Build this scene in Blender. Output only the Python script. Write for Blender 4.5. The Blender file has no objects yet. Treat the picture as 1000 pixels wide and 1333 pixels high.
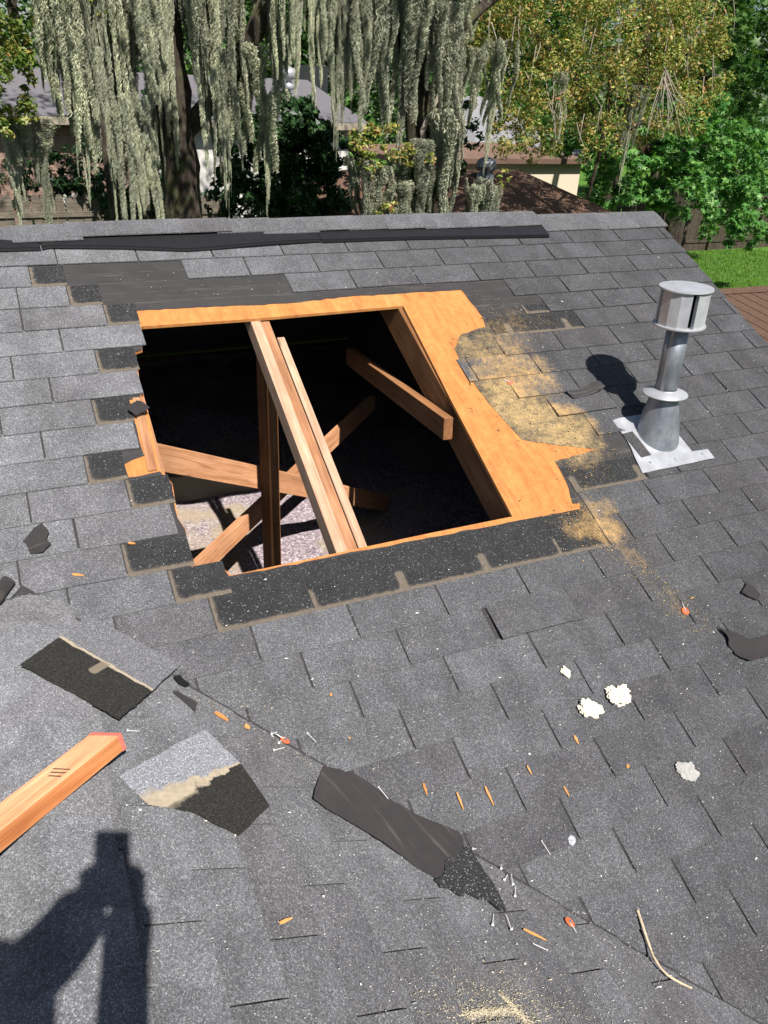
import bpy, bmesh, math, random
import numpy as np
from mathutils import Matrix, Vector
random.seed(7); rng = np.random.default_rng(7)
S = bpy.context.scene
COL = S.collection

# ------------------------------------------------------------------ camera, sky, sun, exposure
CW = Vector((-2.2522, -3.5188, 0.6399))
RX, RY, RZ = Vector((.909612, -.413405, .041249)), Vector((-.164239, -.44901, -.878303)), Vector((.381616, .79214, -.476322))
cam = bpy.data.cameras.new('camera'); camo = bpy.data.objects.new('camera', cam); COL.objects.link(camo)
cam.sensor_fit = 'VERTICAL'; cam.sensor_height = 36; cam.lens = 1040 / 1333 * 36
cam.clip_start = .005; cam.clip_end = 2000
camo.matrix_world = Matrix(((RX.x, -RY.x, -RZ.x, CW.x), (RX.y, -RY.y, -RZ.y, CW.y), (RX.z, -RY.z, -RZ.z, CW.z), (0, 0, 0, 1)))
S.camera = camo
LDIR = Vector((.0196, .6601, -.7509)).normalized()
world = bpy.data.worlds.new('World'); S.world = world; world.use_nodes = True
wn = world.node_tree.nodes; wl = world.node_tree.links
sky = wn.new('ShaderNodeTexSky'); sky.sky_type = 'NISHITA'; sky.sun_disc = False
sky.sun_elevation = math.asin(-LDIR.z); sky.sun_rotation = math.atan2(-LDIR.x, -LDIR.y)
wn['Background'].inputs[1].default_value = .055
wl.new(sky.outputs[0], wn['Background'].inputs[0])
sun = bpy.data.lights.new('sun', 'SUN'); sun.energy = 5.0; sun.angle = math.radians(.53); sun.color = (1, .955, .89)
suno = bpy.data.objects.new('sun', sun); COL.objects.link(suno)
suno.rotation_euler = LDIR.to_track_quat('-Z', 'Y').to_euler(); suno.location = (0, -8, 12)
S.view_settings.view_transform = 'Standard'; S.view_settings.look = 'None'
S.view_settings.exposure = .38; S.view_settings.gamma = 1
S.render.engine = 'CYCLES'
S.cycles.use_denoising = True; S.cycles.denoiser = 'OPENIMAGEDENOISE'; S.cycles.denoising_prefilter = 'ACCURATE'
S.cycles.diffuse_bounces = 1; S.cycles.max_bounces = 6; S.cycles.transparent_max_bounces = 4

# ------------------------------------------------------------------ frames
AL = math.radians(25.5); c, s = math.cos(AL), math.sin(AL); TA = s / c
EXPO, TAB, TH = .122, .305, .0045
XR, V0 = -2.355, 1.556; ZR = -V0 * s          # ridge of the cross gable
YV = -V0 * c
ZF = -1.65                                     # attic floor
GZ = -4.5                                      # ground
RAKE = 1.02; VRIDGE = -.12; VEAVE = 4.1
def P(u, v, h=0): return Vector((u, -v * c - h * s, -v * s + h * c))
def Q(a, y, h=0): return Vector((XR + a * c + h * s, y, ZR - a * s + h * c))
def Qw(a, y, h=0): return Vector((XR - a * c - h * s, y, ZR - a * s + h * c))
MAINF = (Vector((1, 0, 0)), Vector((0, c, s)), Vector((0, -s, c)))
EASTF = (Vector((0, 1, 0)), Vector((-c, 0, s)), Vector((s, 0, c)))
WESTF = (Vector((0, -1, 0)), Vector((c, 0, s)), Vector((-s, 0, c)))
def frame(o, f, tilt=0., spin=0.):
    X, Y, Z = f
    m = Matrix(((X.x, Y.x, Z.x, o.x), (X.y, Y.y, Z.y, o.y), (X.z, Y.z, Z.z, o.z), (0, 0, 0, 1)))
    return m @ Matrix.Rotation(spin, 4, 'Z') @ Matrix.Rotation(tilt, 4, 'X')
def at(px, py, Y):                             # a measured direction of the photograph, followed to the depth Y
    d = RX * ((px - 500) / 1040) + RY * ((py - 666.5) / 1040) + RZ
    return CW + d * ((Y - CW.y) / d.y)
def dep(p): return (p - CW).dot(RZ)
def inview(p, m=60):
    q = p - CW; z = q.dot(RZ)
    if z < .1: return False
    x, y = 500 + 1040 * q.dot(RX) / z, 666.5 + 1040 * q.dot(RY) / z
    return -m < x < 1000 + m and -m < y < 1333 + m

# ------------------------------------------------------------------ materials
def mat(name):
    m = bpy.data.materials.new(name); m.use_nodes = True
    nt = m.node_tree; return m, nt, nt.nodes['Principled BSDF']
def nd(nt, t, **kw):
    n = nt.nodes.new(t)
    for k, v in kw.items():
        if k in n.inputs: n.inputs[k].default_value = v
        else: setattr(n, k, v)
    return n
def mathn(nt, op, a, b=None, c_=None, clamp=False):
    n = nt.nodes.new('ShaderNodeMath'); n.operation = op; n.use_clamp = clamp
    for i, x in enumerate((a, b, c_)):
        if x is None: continue
        if isinstance(x, (int, float)): n.inputs[i].default_value = x
        else: nt.links.new(x, n.inputs[i])
    return n.outputs[0]
def ramp(nt, fac, stops, interp='LINEAR'):
    r = nt.nodes.new('ShaderNodeValToRGB'); r.color_ramp.interpolation = interp
    e = r.color_ramp.elements
    while len(e) < len(stops): e.new(.5)
    for i, (p, col) in enumerate(stops):
        e[i].position = p; e[i].color = (*col, 1) if len(col) == 3 else col
    nt.links.new(fac, r.inputs[0]); return r.outputs[0]
def mixc(nt, fac, a, b, bt='MIX'):
    n = nt.nodes.new('ShaderNodeMix'); n.data_type = 'RGBA'; n.blend_type = bt
    for i, x in ((0, fac), (6, a), (7, b)):
        if isinstance(x, (int, float)): n.inputs[i].default_value = x
        elif isinstance(x, tuple): n.inputs[i].default_value = (*x, 1)
        else: nt.links.new(x, n.inputs[i])
    return n.outputs[2]
def noise(nt, vec, scale, detail=3, rough=.55, dist=0):
    n = nd(nt, 'ShaderNodeTexNoise', Scale=scale, Detail=detail, Roughness=rough, Distortion=dist)
    if vec is not None: nt.links.new(vec, n.inputs['Vector'])
    return n.outputs[0]
def mapping(nt, vec, scale=(1, 1, 1), loc=None):
    n = nd(nt, 'ShaderNodeMapping'); n.inputs['Scale'].default_value = scale
    nt.links.new(vec, n.inputs['Vector'])
    if loc is not None: nt.links.new(loc, n.inputs['Location'])
    return n.outputs[0]
def setup(nt, b, col, rough=.9, bump=None, bs=.3, bd=.002, spec=.2, metal=0., drough=1.):
    if isinstance(col, tuple): b.inputs['Base Color'].default_value = (*col, 1)
    else: nt.links.new(col, b.inputs['Base Color'])
    if isinstance(rough, (int, float)): b.inputs['Roughness'].default_value = rough
    else: nt.links.new(rough, b.inputs['Roughness'])
    b.inputs['Specular IOR Level'].default_value = spec; b.inputs['Metallic'].default_value = metal
    b.inputs['Diffuse Roughness'].default_value = drough
    if bump is not None:
        n = nd(nt, 'ShaderNodeBump', Strength=bs, Distance=bd); nt.links.new(bump, n.inputs['Height'])
        nt.links.new(n.outputs[0], b.inputs['Normal'])
def objvec(nt):
    tc = nt.nodes.new('ShaderNodeTexCoord'); oi = nt.nodes.new('ShaderNodeObjectInfo')
    off = nd(nt, 'ShaderNodeVectorMath', operation='SCALE'); cx = nd(nt, 'ShaderNodeCombineXYZ')
    for i, k in enumerate((37., 71., 13.)): nt.links.new(mathn(nt, 'MULTIPLY', oi.outputs['Random'], k), cx.inputs[i])
    add = nd(nt, 'ShaderNodeVectorMath', operation='ADD')
    nt.links.new(tc.outputs['Object'], add.inputs[0]); nt.links.new(cx.outputs[0], add.inputs[1])
    return tc, oi, add.outputs[0]

DUST = [((-.40, .68), .11, .5), ((-.49, .84), .11, .75), ((-.36, .92), .10, .7), ((-.28, .98), .07, .6), ((-.46, 1.20), .16, 1.15), ((-.31, 1.33), .11, 1.1),
        ((-.54, 1.05), .09, 1.1), ((-.22, .80), .10, .30), ((-.44, 1.70), .08, .95), ((-.41, 1.80), .06, .85), ((-.57, 1.72), .09, .5), ((-.385, 1.92), .05, .6),
        ((-.36, 2.05), .06, .4), ((-.335, 2.14), .06, .45), ((-.25, .62), .10, .35), ((-.10, .68), .09, .3), ((-.38, 1.50), .08, .45), ((-.60, .75), .06, .8)]
def dustmask(nt):
    g = nt.nodes.new('ShaderNodeNewGeometry'); total = None; pos = g.outputs['Position']
    wn_ = nd(nt, 'ShaderNodeTexNoise', Scale=11, Detail=3); nt.links.new(pos, wn_.inputs['Vector'])
    sub = nd(nt, 'ShaderNodeVectorMath', operation='SUBTRACT'); nt.links.new(wn_.outputs['Color'], sub.inputs[0]); sub.inputs[1].default_value = (.5, .5, .5)
    mul = nd(nt, 'ShaderNodeVectorMath', operation='SCALE'); nt.links.new(sub.outputs[0], mul.inputs[0]); mul.inputs['Scale'].default_value = .22
    add = nd(nt, 'ShaderNodeVectorMath', operation='ADD'); nt.links.new(pos, add.inputs[0]); nt.links.new(mul.outputs[0], add.inputs[1])
    for (u, v), r, a in DUST:
        d = nd(nt, 'ShaderNodeVectorMath', operation='DISTANCE'); d.inputs[1].default_value = P(u, v, .006)
        nt.links.new(add.outputs[0], d.inputs[0])
        f = mathn(nt, 'MULTIPLY', mathn(nt, 'SUBTRACT', 1, mathn(nt, 'DIVIDE', d.outputs['Value'], r * 2.0), clamp=True), a * .8)
        total = f if total is None else mathn(nt, 'SUBTRACT', mathn(nt, 'ADD', total, f), mathn(nt, 'MULTIPLY', total, f))
    n1 = noise(nt, pos, 30, 6, .8); n2 = noise(nt, pos, 300, 2, .6)
    k = mathn(nt, 'ADD', mathn(nt, 'MULTIPLY', mathn(nt, 'SUBTRACT', n1, .5), 2.2), mathn(nt, 'MULTIPLY', mathn(nt, 'SUBTRACT', n2, .5), 1.7))
    return mathn(nt, 'MULTIPLY', mathn(nt, 'ADD', mathn(nt, 'MULTIPLY', mathn(nt, 'SUBTRACT', total, .34), 1.5), mathn(nt, 'MULTIPLY', k, mathn(nt, 'MULTIPLY', total, 1.7)), clamp=True), .85, clamp=True)

def granules(nt, vec, col, scale=430, contrast=1.):
    v = nd(nt, 'ShaderNodeTexVoronoi', Scale=scale); nt.links.new(vec, v.inputs['Vector'])
    sep = nd(nt, 'ShaderNodeSeparateColor'); nt.links.new(v.outputs['Color'], sep.inputs[0])
    g = ramp(nt, sep.outputs[0], [(0, (.55,) * 3), (.35, (.82,) * 3), (.7, (1.06,) * 3), (.9, (1.4,) * 3), (1, (2.2,) * 3)])
    o = mixc(nt, contrast, col, g, 'MULTIPLY')
    return o, v.outputs['Distance'], sep
def m_shingle():
    m, nt, b = mat('asphalt_shingle'); tc, oi, vec = objvec(nt)
    blot = noise(nt, vec, 9, 4, .6)
    base = mixc(nt, 1, oi.outputs['Color'], ramp(nt, blot, [(.25, (.78, .78, .79)), (.5, (1, 1, 1)), (.75, (1.22, 1.22, 1.23))]), 'MULTIPLY')
    stain = noise(nt, vec, 3.1, 5, .65)
    base = mixc(nt, ramp(nt, stain, [(.52, (0, 0, 0)), (.72, (.55,) * 3)]), base, (.10, .092, .096))
    gp = nt.nodes.new('ShaderNodeNewGeometry')
    streak = noise(nt, mapping(nt, gp.outputs['Position'], (5.5, 1.2, 1.2)), 1.6, 5, .65)
    base = mixc(nt, .8, base, ramp(nt, streak, [(.3, (.80, .80, .80)), (.5, (1, 1, 1)), (.72, (1.22, 1.22, 1.23))]), 'MULTIPLY')
    col, dist, sep = granules(nt, vec, base)
    d = dustmask(nt)
    col = mixc(nt, mathn(nt, 'MULTIPLY', d, .9), col, (.74, .465, .18))
    setup(nt, b, col, .92, dist, .55, .0022, .22)
    return m
M_SH = m_shingle()
def m_headlap(kind):
    m, nt, b = mat('unfaded_shingle_' + kind); tc, oi, vec = objvec(nt)
    sx = nd(nt, 'ShaderNodeSeparateXYZ'); nt.links.new(tc.outputs['Object'], sx.inputs[0])
    x, y = sx.outputs[0], sx.outputs[1]
    wob = mathn(nt, 'MULTIPLY', mathn(nt, 'SUBTRACT', noise(nt, vec, 38, 3), .5), .016)
    yb = mathn(nt, 'ADD', y, wob)
    if kind == 'left':                          # tan band of old dirt along the lower edge and the left side
        xl = mathn(nt, 'ADD', mathn(nt, 'SUBTRACT', x, -.058), wob)
        d = mathn(nt, 'SMOOTH_MIN', mathn(nt, 'SUBTRACT', yb, .004), xl, .03)
    else:                                       # fingers of dirt where the slots of the missing tabs were
        ax = mathn(nt, 'SUBTRACT', .1525, mathn(nt, 'ABSOLUTE', x))
        up = mathn(nt, 'MAXIMUM', mathn(nt, 'SUBTRACT', y, .062), 0)
        cap = mathn(nt, 'SUBTRACT', mathn(nt, 'SQRT', mathn(nt, 'ADD', mathn(nt, 'MULTIPLY', ax, ax), mathn(nt, 'MULTIPLY', up, up))), .004)
        cap = mathn(nt, 'ADD', cap, mathn(nt, 'MULTIPLY', wob, .4))
        d = mathn(nt, 'SMOOTH_MIN', mathn(nt, 'SUBTRACT', yb, .002), cap, .02)
    tan = ramp(nt, mathn(nt, 'MULTIPLY', d, 60), [(.0, (1, 1, 1)), (.42, (1, 1, 1)), (.62, (.35,) * 3), (.95, (0, 0, 0))])
    col, dist, sep = granules(nt, vec, mixc(nt, noise(nt, vec, 12), (.022, .0225, .024), (.050, .050, .052)))
    speck = ramp(nt, sep.outputs[1], [(.982, (0, 0, 0)), (.984, (1, 1, 1))], 'CONSTANT')
    col = mixc(nt, mathn(nt, 'MULTIPLY', speck, .5), col, (.4, .4, .4))
    tcol = mixc(nt, noise(nt, vec, 70, 3), (.10, .085, .068), (.23, .19, .15))
    col = mixc(nt, tan, col, tcol)
    col = mixc(nt, mathn(nt, 'MULTIPLY', dustmask(nt), .9), col, (.74, .465, .18))
    setup(nt, b, col, .85, dist, .6, .002, .25); return m
M_HL, M_HF = m_headlap('left'), m_headlap('finger')
def m_felt(name, c0, c1, lines=False):
    m, nt, b = mat(name); tc, oi, vec = objvec(nt)
    w = noise(nt, mapping(nt, vec, (3, 40, 3)), 1.2, 5, .6)
    n = noise(nt, vec, 14, 5, .6)
    col = mixc(nt, n, c0, c1)
    col = mixc(nt, ramp(nt, w, [(.58, (0, 0, 0)), (.7, (.6,) * 3)]), col, (.13, .115, .105))
    col = mixc(nt, mathn(nt, 'MULTIPLY', dustmask(nt), .9), col, (.62, .44, .20))
    if lines:                                    # printed lap lines of the felt roll
        g = nt.nodes.new('ShaderNodeNewGeometry'); sx = nd(nt, 'ShaderNodeSeparateXYZ'); nt.links.new(g.outputs['Position'], sx.inputs[0])
        v = mathn(nt, 'ADD', mathn(nt, 'MULTIPLY', sx.outputs[1], -c), mathn(nt, 'MULTIPLY', sx.outputs[2], -s))
        fr = mathn(nt, 'FRACT', mathn(nt, 'DIVIDE', mathn(nt, 'ADD', v, mathn(nt, 'MULTIPLY', noise(nt, g.outputs['Position'], 5, 2), .012)), .062))
        ln = mathn(nt, 'MULTIPLY', mathn(nt, 'LESS_THAN', fr, .045), ramp(nt, noise(nt, g.outputs['Position'], 20, 3), [(.4, (.1,) * 3), (.6, (.8,) * 3)]))
        col = mixc(nt, ln, col, (.12, .11, .105))
    setup(nt, b, col, .75, mathn(nt, 'ADD', w, n), .35, .004, .3); return m
M_FELT = m_felt('asphalt_felt', (.034, .032, .033), (.070, .066, .068), True)
M_FELT2 = m_felt('torn_felt', (.028, .025, .026), (.056, .049, .051))
def m_wood(name, lo, mid, hi, ring=1., grey=0.):
    m, nt, b = mat(name); tc, oi, vec = objvec(nt)
    g = noise(nt, mapping(nt, vec, (1.3, 22, 22)), 2.2, 5, .6, .6)
    fine = noise(nt, mapping(nt, vec, (5, 190, 190)), 1.5, 3, .6)
    blot = noise(nt, vec, 5, 3)
    col = ramp(nt, g, [(.3, lo), (.5, mid), (.72, hi)])
    col = mixc(nt, .55, col, ramp(nt, fine, [(.3, (.62, .55, .5)), (.6, (1.1, 1.1, 1.1))]), 'MULTIPLY')
    col = mixc(nt, .6, col, ramp(nt, blot, [(.35, (.7, .66, .62)), (.65, (1.15, 1.12, 1.1))]), 'MULTIPLY')
    vk = nd(nt, 'ShaderNodeTexVoronoi', Scale=1.); nt.links.new(mapping(nt, vec, (3.2, 9, 9)), vk.inputs['Vector'])
    knot = ramp(nt, vk.outputs['Distance'], [(.06, (1, 1, 1)), (.13, (0, 0, 0))])
    col = mixc(nt, mathn(nt, 'MULTIPLY', knot, .75), col, tuple(x * .35 for x in lo))
    setup(nt, b, col, .75, fine, .25, .001, .3); return m
M_LUM = m_wood('fir_lumber', (.33, .155, .075), (.47, .24, .125), (.57, .33, .19))
M_LUM2 = m_wood('pale_fir_lumber', (.50, .31, .20), (.62, .42, .29), (.69, .50, .37))
M_OLD = m_wood('aged_lumber', (.19, .085, .035), (.28, .13, .055), (.36, .19, .09))
M_RED = m_wood('stained_lumber', (.46, .21, .10), (.62, .32, .17), (.70, .42, .24))
M_BARE = m_wood('yellow_cut_wood', (.56, .25, .07), (.68, .34, .11), (.76, .44, .17))
def m_ply():
    m, nt, b = mat('plywood_sheathing'); g = nt.nodes.new('ShaderNodeNewGeometry')
    p = g.outputs['Position']
    n = noise(nt, mapping(nt, p, (9, 1.6, 1.6)), 2.4, 5, .6, .8); f = noise(nt, mapping(nt, p, (160, 9, 9)), 1, 3)
    col = ramp(nt, n, [(.28, (.40, .15, .05)), (.42, (.54, .22, .072)), (.58, (.60, .26, .085)), (.75, (.66, .33, .125))])
    col = mixc(nt, .35, col, ramp(nt, f, [(.3, (.7, .62, .55)), (.6, (1.1, 1.1, 1.1))]), 'MULTIPLY')
    sp = nd(nt, 'ShaderNodeTexVoronoi', Scale=42); nt.links.new(p, sp.inputs['Vector'])
    col = mixc(nt, ramp(nt, sp.outputs['Distance'], [(.07, (.5,) * 3), (.11, (0, 0, 0))]), col, (.28, .13, .05))
    dn = noise(nt, p, 30, 5, .7)
    col = mixc(nt, ramp(nt, dn, [(.46, (0, 0, 0)), (.66, (.5,) * 3)]), col, (.66, .34, .11))
    setup(nt, b, col, .85, n, .2, .002, .2); return m
M_PLY = m_ply()
def m_plain(name, col, rough=.8, metal=0., spec=.3, var=.25, sc=14, bs=.15, bd=.003):
    m, nt, b = mat(name); tc, oi, vec = objvec(nt)
    n = noise(nt, vec, sc, 5, .6)
    lo = tuple(x * (1 - var) for x in col); hi = tuple(min(1, x * (1 + var)) for x in col)
    setup(nt, b, mixc(nt, n, lo, hi), rough, n, bs, bd, spec, metal, .5); return m
def m_galv():
    m, nt, b = mat('weathered_galvanised_steel'); tc, oi, vec = objvec(nt)
    n = noise(nt, mapping(nt, vec, (1, 1, .45)), 14, 6, .7, .3); k = noise(nt, vec, 60, 4, .6)
    col = ramp(nt, n, [(.3, (.17, .19, .225)), (.5, (.27, .295, .335)), (.66, (.36, .385, .42)), (.8, (.60, .62, .65))])
    rust = ramp(nt, noise(nt, vec, 7, 4), [(.70, (0, 0, 0)), (.76, (.8,) * 3)])
    col = mixc(nt, mathn(nt, 'MULTIPLY', rust, .7), col, (.42, .20, .10))
    setup(nt, b, col, ramp(nt, k, [(.3, (.38,) * 3), (.7, (.62,) * 3)]), k, .12, .002, .5, .55, .3); return m
M_GALV = m_galv()
M_WHITE = m_plain('chalky_white_metal', (.50, .51, .54), .45, .35, .4, .35, 14)
M_PLATE = m_plain('whitened_flashing', (.50, .51, .54), .42, .3, .4, .5, 15)
M_BLACKP = m_plain('black_vent_plastic', (.018, .018, .020), .45, 0, .5, .4, 30)
M_DARK = m_plain('tar_black', (.012, .012, .013), .6, 0, .3, .4, 40)
M_ORANGE = m_plain('orange_plastic', (.80, .16, .06), .45, 0, .4, .15, 60)
M_NAIL = m_plain('bright_nail_steel', (.74, .73, .71), .5, .1, .4, .15, 60)
M_SAW = m_plain('sawdust_flakes', (.80, .54, .22), .95, 0, .1, .3, 120)
M_SPECK = m_plain('pale_crumbs', (.74, .71, .66), .95, 0, .1, .35, 150)
M_TWIG = m_plain('dry_twig_bark', (.60, .48, .34), .9, 0, .1, .45, 60)
M_CREAM = m_plain('cream_insulation', (.80, .74, .60), .98, 0, .05, .12, 40, .6, .01)
M_BOARD = m_plain('dirty_gypsum_board', (.45, .41, .33), .95, 0, .1, .3, 9)
def m_insul():
    m, nt, b = mat('blown_attic_insulation'); g = nt.nodes.new('ShaderNodeNewGeometry'); p = g.outputs['Position']
    v = nd(nt, 'ShaderNodeTexVoronoi', Scale=95); nt.links.new(p, v.inputs['Vector'])
    sep = nd(nt, 'ShaderNodeSeparateColor'); nt.links.new(v.outputs['Color'], sep.inputs[0])
    col = ramp(nt, sep.outputs[0], [(0, (.17, .135, .155)), (.5, (.31, .255, .285)), (.85, (.41, .35, .375)), (1, (.56, .51, .52))])
    t = ramp(nt, noise(nt, p, 2.3, 4), [(.5, (0, 0, 0)), (.62, (.75,) * 3)])
    col = mixc(nt, t, col, (.38, .31, .21))
    setup(nt, b, col, .98, noise(nt, p, 60, 4), .8, .02, .05); return m
M_INS = m_insul()
def m_leaf(name, stops, tr=.3, per_object=False):
    m, nt, b = mat(name); g = nt.nodes.new('ShaderNodeNewGeometry')
    col = ramp(nt, g.outputs['Random Per Island'], stops)
    col = mixc(nt, .5, col, ramp(nt, noise(nt, g.outputs['Position'], 2.2, 3), [(.3, (.62, .62, .62)), (.7, (1.3, 1.3, 1.25))]), 'MULTIPLY')
    if per_object:
        oi = nt.nodes.new('ShaderNodeObjectInfo'); col = mixc(nt, 1, col, ramp(nt, oi.outputs['Random'], [(0, (.85, .85, .8)), (.5, (1.4, 1.4, 1.3)), (1, (1.75, 1.74, 1.55))]), 'MULTIPLY')
    setup(nt, b, col, .45, None, spec=.35, drough=.3)
    t = nt.nodes.new('ShaderNodeBsdfTranslucent'); nt.links.new(mixc(nt, 1, col, (1.1, 1.25, .5), 'MULTIPLY'), t.inputs[0])
    mx = nt.nodes.new('ShaderNodeMixShader'); mx.inputs[0].default_value = tr
    nt.links.new(b.outputs[0], mx.inputs[1]); nt.links.new(t.outputs[0], mx.inputs[2])
    nt.links.new(mx.outputs[0], nt.nodes['Material Output'].inputs[0]); return m
L_OAK = m_leaf('live_oak_leaves', [(0, (.045, .09, .02)), (.28, (.17, .26, .055)), (.56, (.42, .47, .12)), (.78, (.62, .52, .17)), (.91, (.58, .32, .13)), (1, (.46, .19, .10))])
L_OAKG = m_leaf('green_oak_leaves', [(0, (.06, .12, .02)), (.5, (.17, .25, .05)), (.85, (.34, .34, .08)), (1, (.42, .22, .08))])
L_GUM = m_leaf('sweetgum_leaves', [(0, (.045, .15, .035)), (.5, (.11, .30, .065)), (1, (.26, .48, .13))])
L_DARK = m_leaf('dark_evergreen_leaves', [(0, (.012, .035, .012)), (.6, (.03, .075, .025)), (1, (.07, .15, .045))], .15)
L_FAR = m_leaf('distant_leaves', [(0, (.03, .09, .02)), (.5, (.07, .17, .035)), (1, (.14, .25, .06))])
L_MOSS = m_leaf('spanish_moss', [(0, (.20, .21, .16)), (.5, (.40, .41, .33)), (1, (.62, .64, .50))], .10, True)
def m_bark():
    m, nt, b = mat('oak_bark'); tc, oi, vec = objvec(nt)
    n = noise(nt, mapping(nt, vec, (9, 9, 2.2)), 2, 6, .65); k = noise(nt, vec, 3, 4)
    col = ramp(nt, n, [(.3, (.026, .021, .017)), (.55, (.072, .058, .047)), (.75, (.15, .125, .10))])
    col = mixc(nt, ramp(nt, k, [(.5, (0, 0, 0)), (.65, (.6,) * 3)]), col, (.16, .17, .08))
    setup(nt, b, col, .95, n, .9, .03, .1); return m
M_BARK = m_bark()
M_DEAD = m_plain('bare_grey_twigs', (.44, .38, .32), .9, 0, .1, .3, 30)
def m_farroof(name, c0, c1, sc=9., f=MAINF):
    m, nt, b = mat(name); tc, oi, vec = objvec(nt); n = noise(nt, vec, sc, 5, .65); k = noise(nt, vec, 60, 3)
    col = mixc(nt, .5, mixc(nt, n, c0, c1), ramp(nt, k, [(.3, (.7,) * 3), (.7, (1.25,) * 3)]), 'MULTIPLY')
    setup(nt, b, col, .9, k, .5, .01, .15); return m
M_BROWN = m_farroof('brown_shingle_roof', (.105, .062, .045), (.20, .125, .09))
M_GREYR = m_farroof('grey_shingle_roof', (.12, .115, .125), (.20, .19, .205))
M_PALER = m_farroof('pale_grey_roof', (.24, .24, .26), (.33, .33, .34))
M_REDR = m_farroof('tan_red_roof', (.12, .078, .06), (.24, .155, .12), 4.)
M_WALLW = m_plain('white_siding', (.78, .76, .72), .8, 0, .2, .08, 6)
M_WALLC = m_plain('cream_stucco', (.70, .62, .48), .9, 0, .1, .1, 5)
M_GLASS = m_plain('dark_window_glass', (.03, .035, .04), .1, 0, .6, .2, 3)
M_FENCE = m_wood('weathered_fence_boards', (.10, .088, .07), (.19, .17, .135), (.29, .26, .21))
M_FENCE2 = m_wood('shaded_fence_boards', (.045, .038, .028), (.085, .072, .05), (.14, .12, .085))  # darker copy of the fence wood, tree shade put into its colour
M_TRIM = m_plain('painted_trim', (.42, .36, .28), .7, 0, .3, .12, 8)
def m_brick():
    m, nt, b = mat('pink_brick'); tc, oi, vec = objvec(nt)
    bt = nd(nt, 'ShaderNodeTexBrick', Scale=4.2); mpn = nd(nt, 'ShaderNodeMapping'); mpn.inputs['Rotation'].default_value = (math.pi / 2, 0, 0); nt.links.new(tc.outputs['Object'], mpn.inputs['Vector']); nt.links.new(mpn.outputs[0], bt.inputs['Vector'])
    bt.inputs['Color1'].default_value = (.36, .20, .15, 1); bt.inputs['Color2'].default_value = (.45, .29, .23, 1); bt.inputs['Mortar'].default_value = (.45, .42, .38, 1)
    setup(nt, b, bt.outputs[0], .9); return m
M_BRICK = m_brick()
def m_grass():
    m, nt, b = mat('lawn_grass'); g = nt.nodes.new('ShaderNodeNewGeometry'); p = g.outputs['Position']
    n = noise(nt, p, .9, 5, .65); k = noise(nt, p, 14, 4, .7)
    col = mixc(nt, n, (.055, .13, .02), (.12, .24, .04)); col = mixc(nt, .7, col, ramp(nt, k, [(.3, (.5,) * 3), (.7, (1.4,) * 3)]), 'MULTIPLY')
    setup(nt, b, col, .9, k, .8, .05, .1); return m
M_GRASS = m_grass()
L_BLADE = m_leaf('grass_blades', [(0, (.07, .17, .02)), (.6, (.13, .28, .035)), (1, (.22, .36, .06))], .3)
M_SKIN = m_plain('skin', (.55, .34, .25), .55, 0, .35, .08, 20)
M_CLOTH = m_plain('navy_work_shirt', (.05, .07, .12), .9, 0, .1, .2, 60)
M_JEANS = m_plain('denim', (.06, .09, .16), .9, 0, .1, .25, 80)

# ------------------------------------------------------------------ object helpers
def link(name, me, m, parent=None, mw=None, kind=None, label=None, cat=None, group=None):
    o = bpy.data.objects.new(name, me); COL.objects.link(o)
    if m is not None and me is not None and len(me.materials) == 0: me.materials.append(m)
    if parent is not None: o.parent = parent
    if mw is not None: o.matrix_basis = mw
    if kind: o['kind'] = kind
    if label: o['label'] = label
    if cat: o['category'] = cat
    if group: o['group'] = group
    return o
def empty(name, loc=(0, 0, 0), label=None, cat=None, group=None, mw=None):
    o = bpy.data.objects.new(name, None); COL.objects.link(o); o.location = loc; o.empty_display_size = .1
    if mw is not None: o.matrix_basis = mw
    if label: o['label'] = label
    if cat: o['category'] = cat
    if group: o['group'] = group
    return o
def mesh(name, vs, fs, smooth=False):
    me = bpy.data.meshes.new(name); me.from_pydata([tuple(v) for v in vs], [], fs); me.update()
    if smooth: me.polygons.foreach_set('use_smooth', [True] * len(me.polygons))
    return me
def npmesh(name, V, F, smooth=False):
    me = bpy.data.meshes.new(name); V = np.asarray(V, np.float32).reshape(-1, 3); F = np.asarray(F, np.int32)
    k = F.shape[1]
    me.vertices.add(len(V)); me.vertices.foreach_set('co', V.ravel())
    me.loops.add(F.size); me.loops.foreach_set('vertex_index', F.ravel())
    me.polygons.add(len(F)); me.polygons.foreach_set('loop_start', np.arange(0, F.size, k, dtype=np.int32))
    if smooth: me.polygons.foreach_set('use_smooth', np.ones(len(F), bool))
    me.update(calc_edges=True); me.validate(); return me
def frombm(name, bm, smooth=False):
    bmesh.ops.recalc_face_normals(bm, faces=bm.faces[:])
    me = bpy.data.meshes.new(name); bm.to_mesh(me); bm.free()
    if smooth: me.polygons.foreach_set('use_smooth', [True] * len(me.polygons))
    return me
def prism(poly, z0, z1):
    n = len(poly); vs = [(x, y, z0) for x, y in poly] + [(x, y, z1) for x, y in poly]
    fs = [tuple(range(n - 1, -1, -1)), tuple(range(n, 2 * n))] + [(i, (i + 1) % n, n + (i + 1) % n, n + i) for i in range(n)]
    return vs, fs
def box(x0, x1, y0, y1, z0, z1): return prism([(x0, y0), (x1, y0), (x1, y1), (x0, y1)], z0, z1)
def boxbm(x0, x1, y0, y1, z0, z1, bev=0., seg=1):
    bm = bmesh.new(); v, f = box(x0, x1, y0, y1, z0, z1)
    bv = [bm.verts.new(p) for p in v]
    for q in f: bm.faces.new([bv[i] for i in q])
    if bev > 0: bmesh.ops.bevel(bm, geom=bm.edges[:], offset=bev, segments=seg, affect='EDGES')
    return bm
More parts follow.
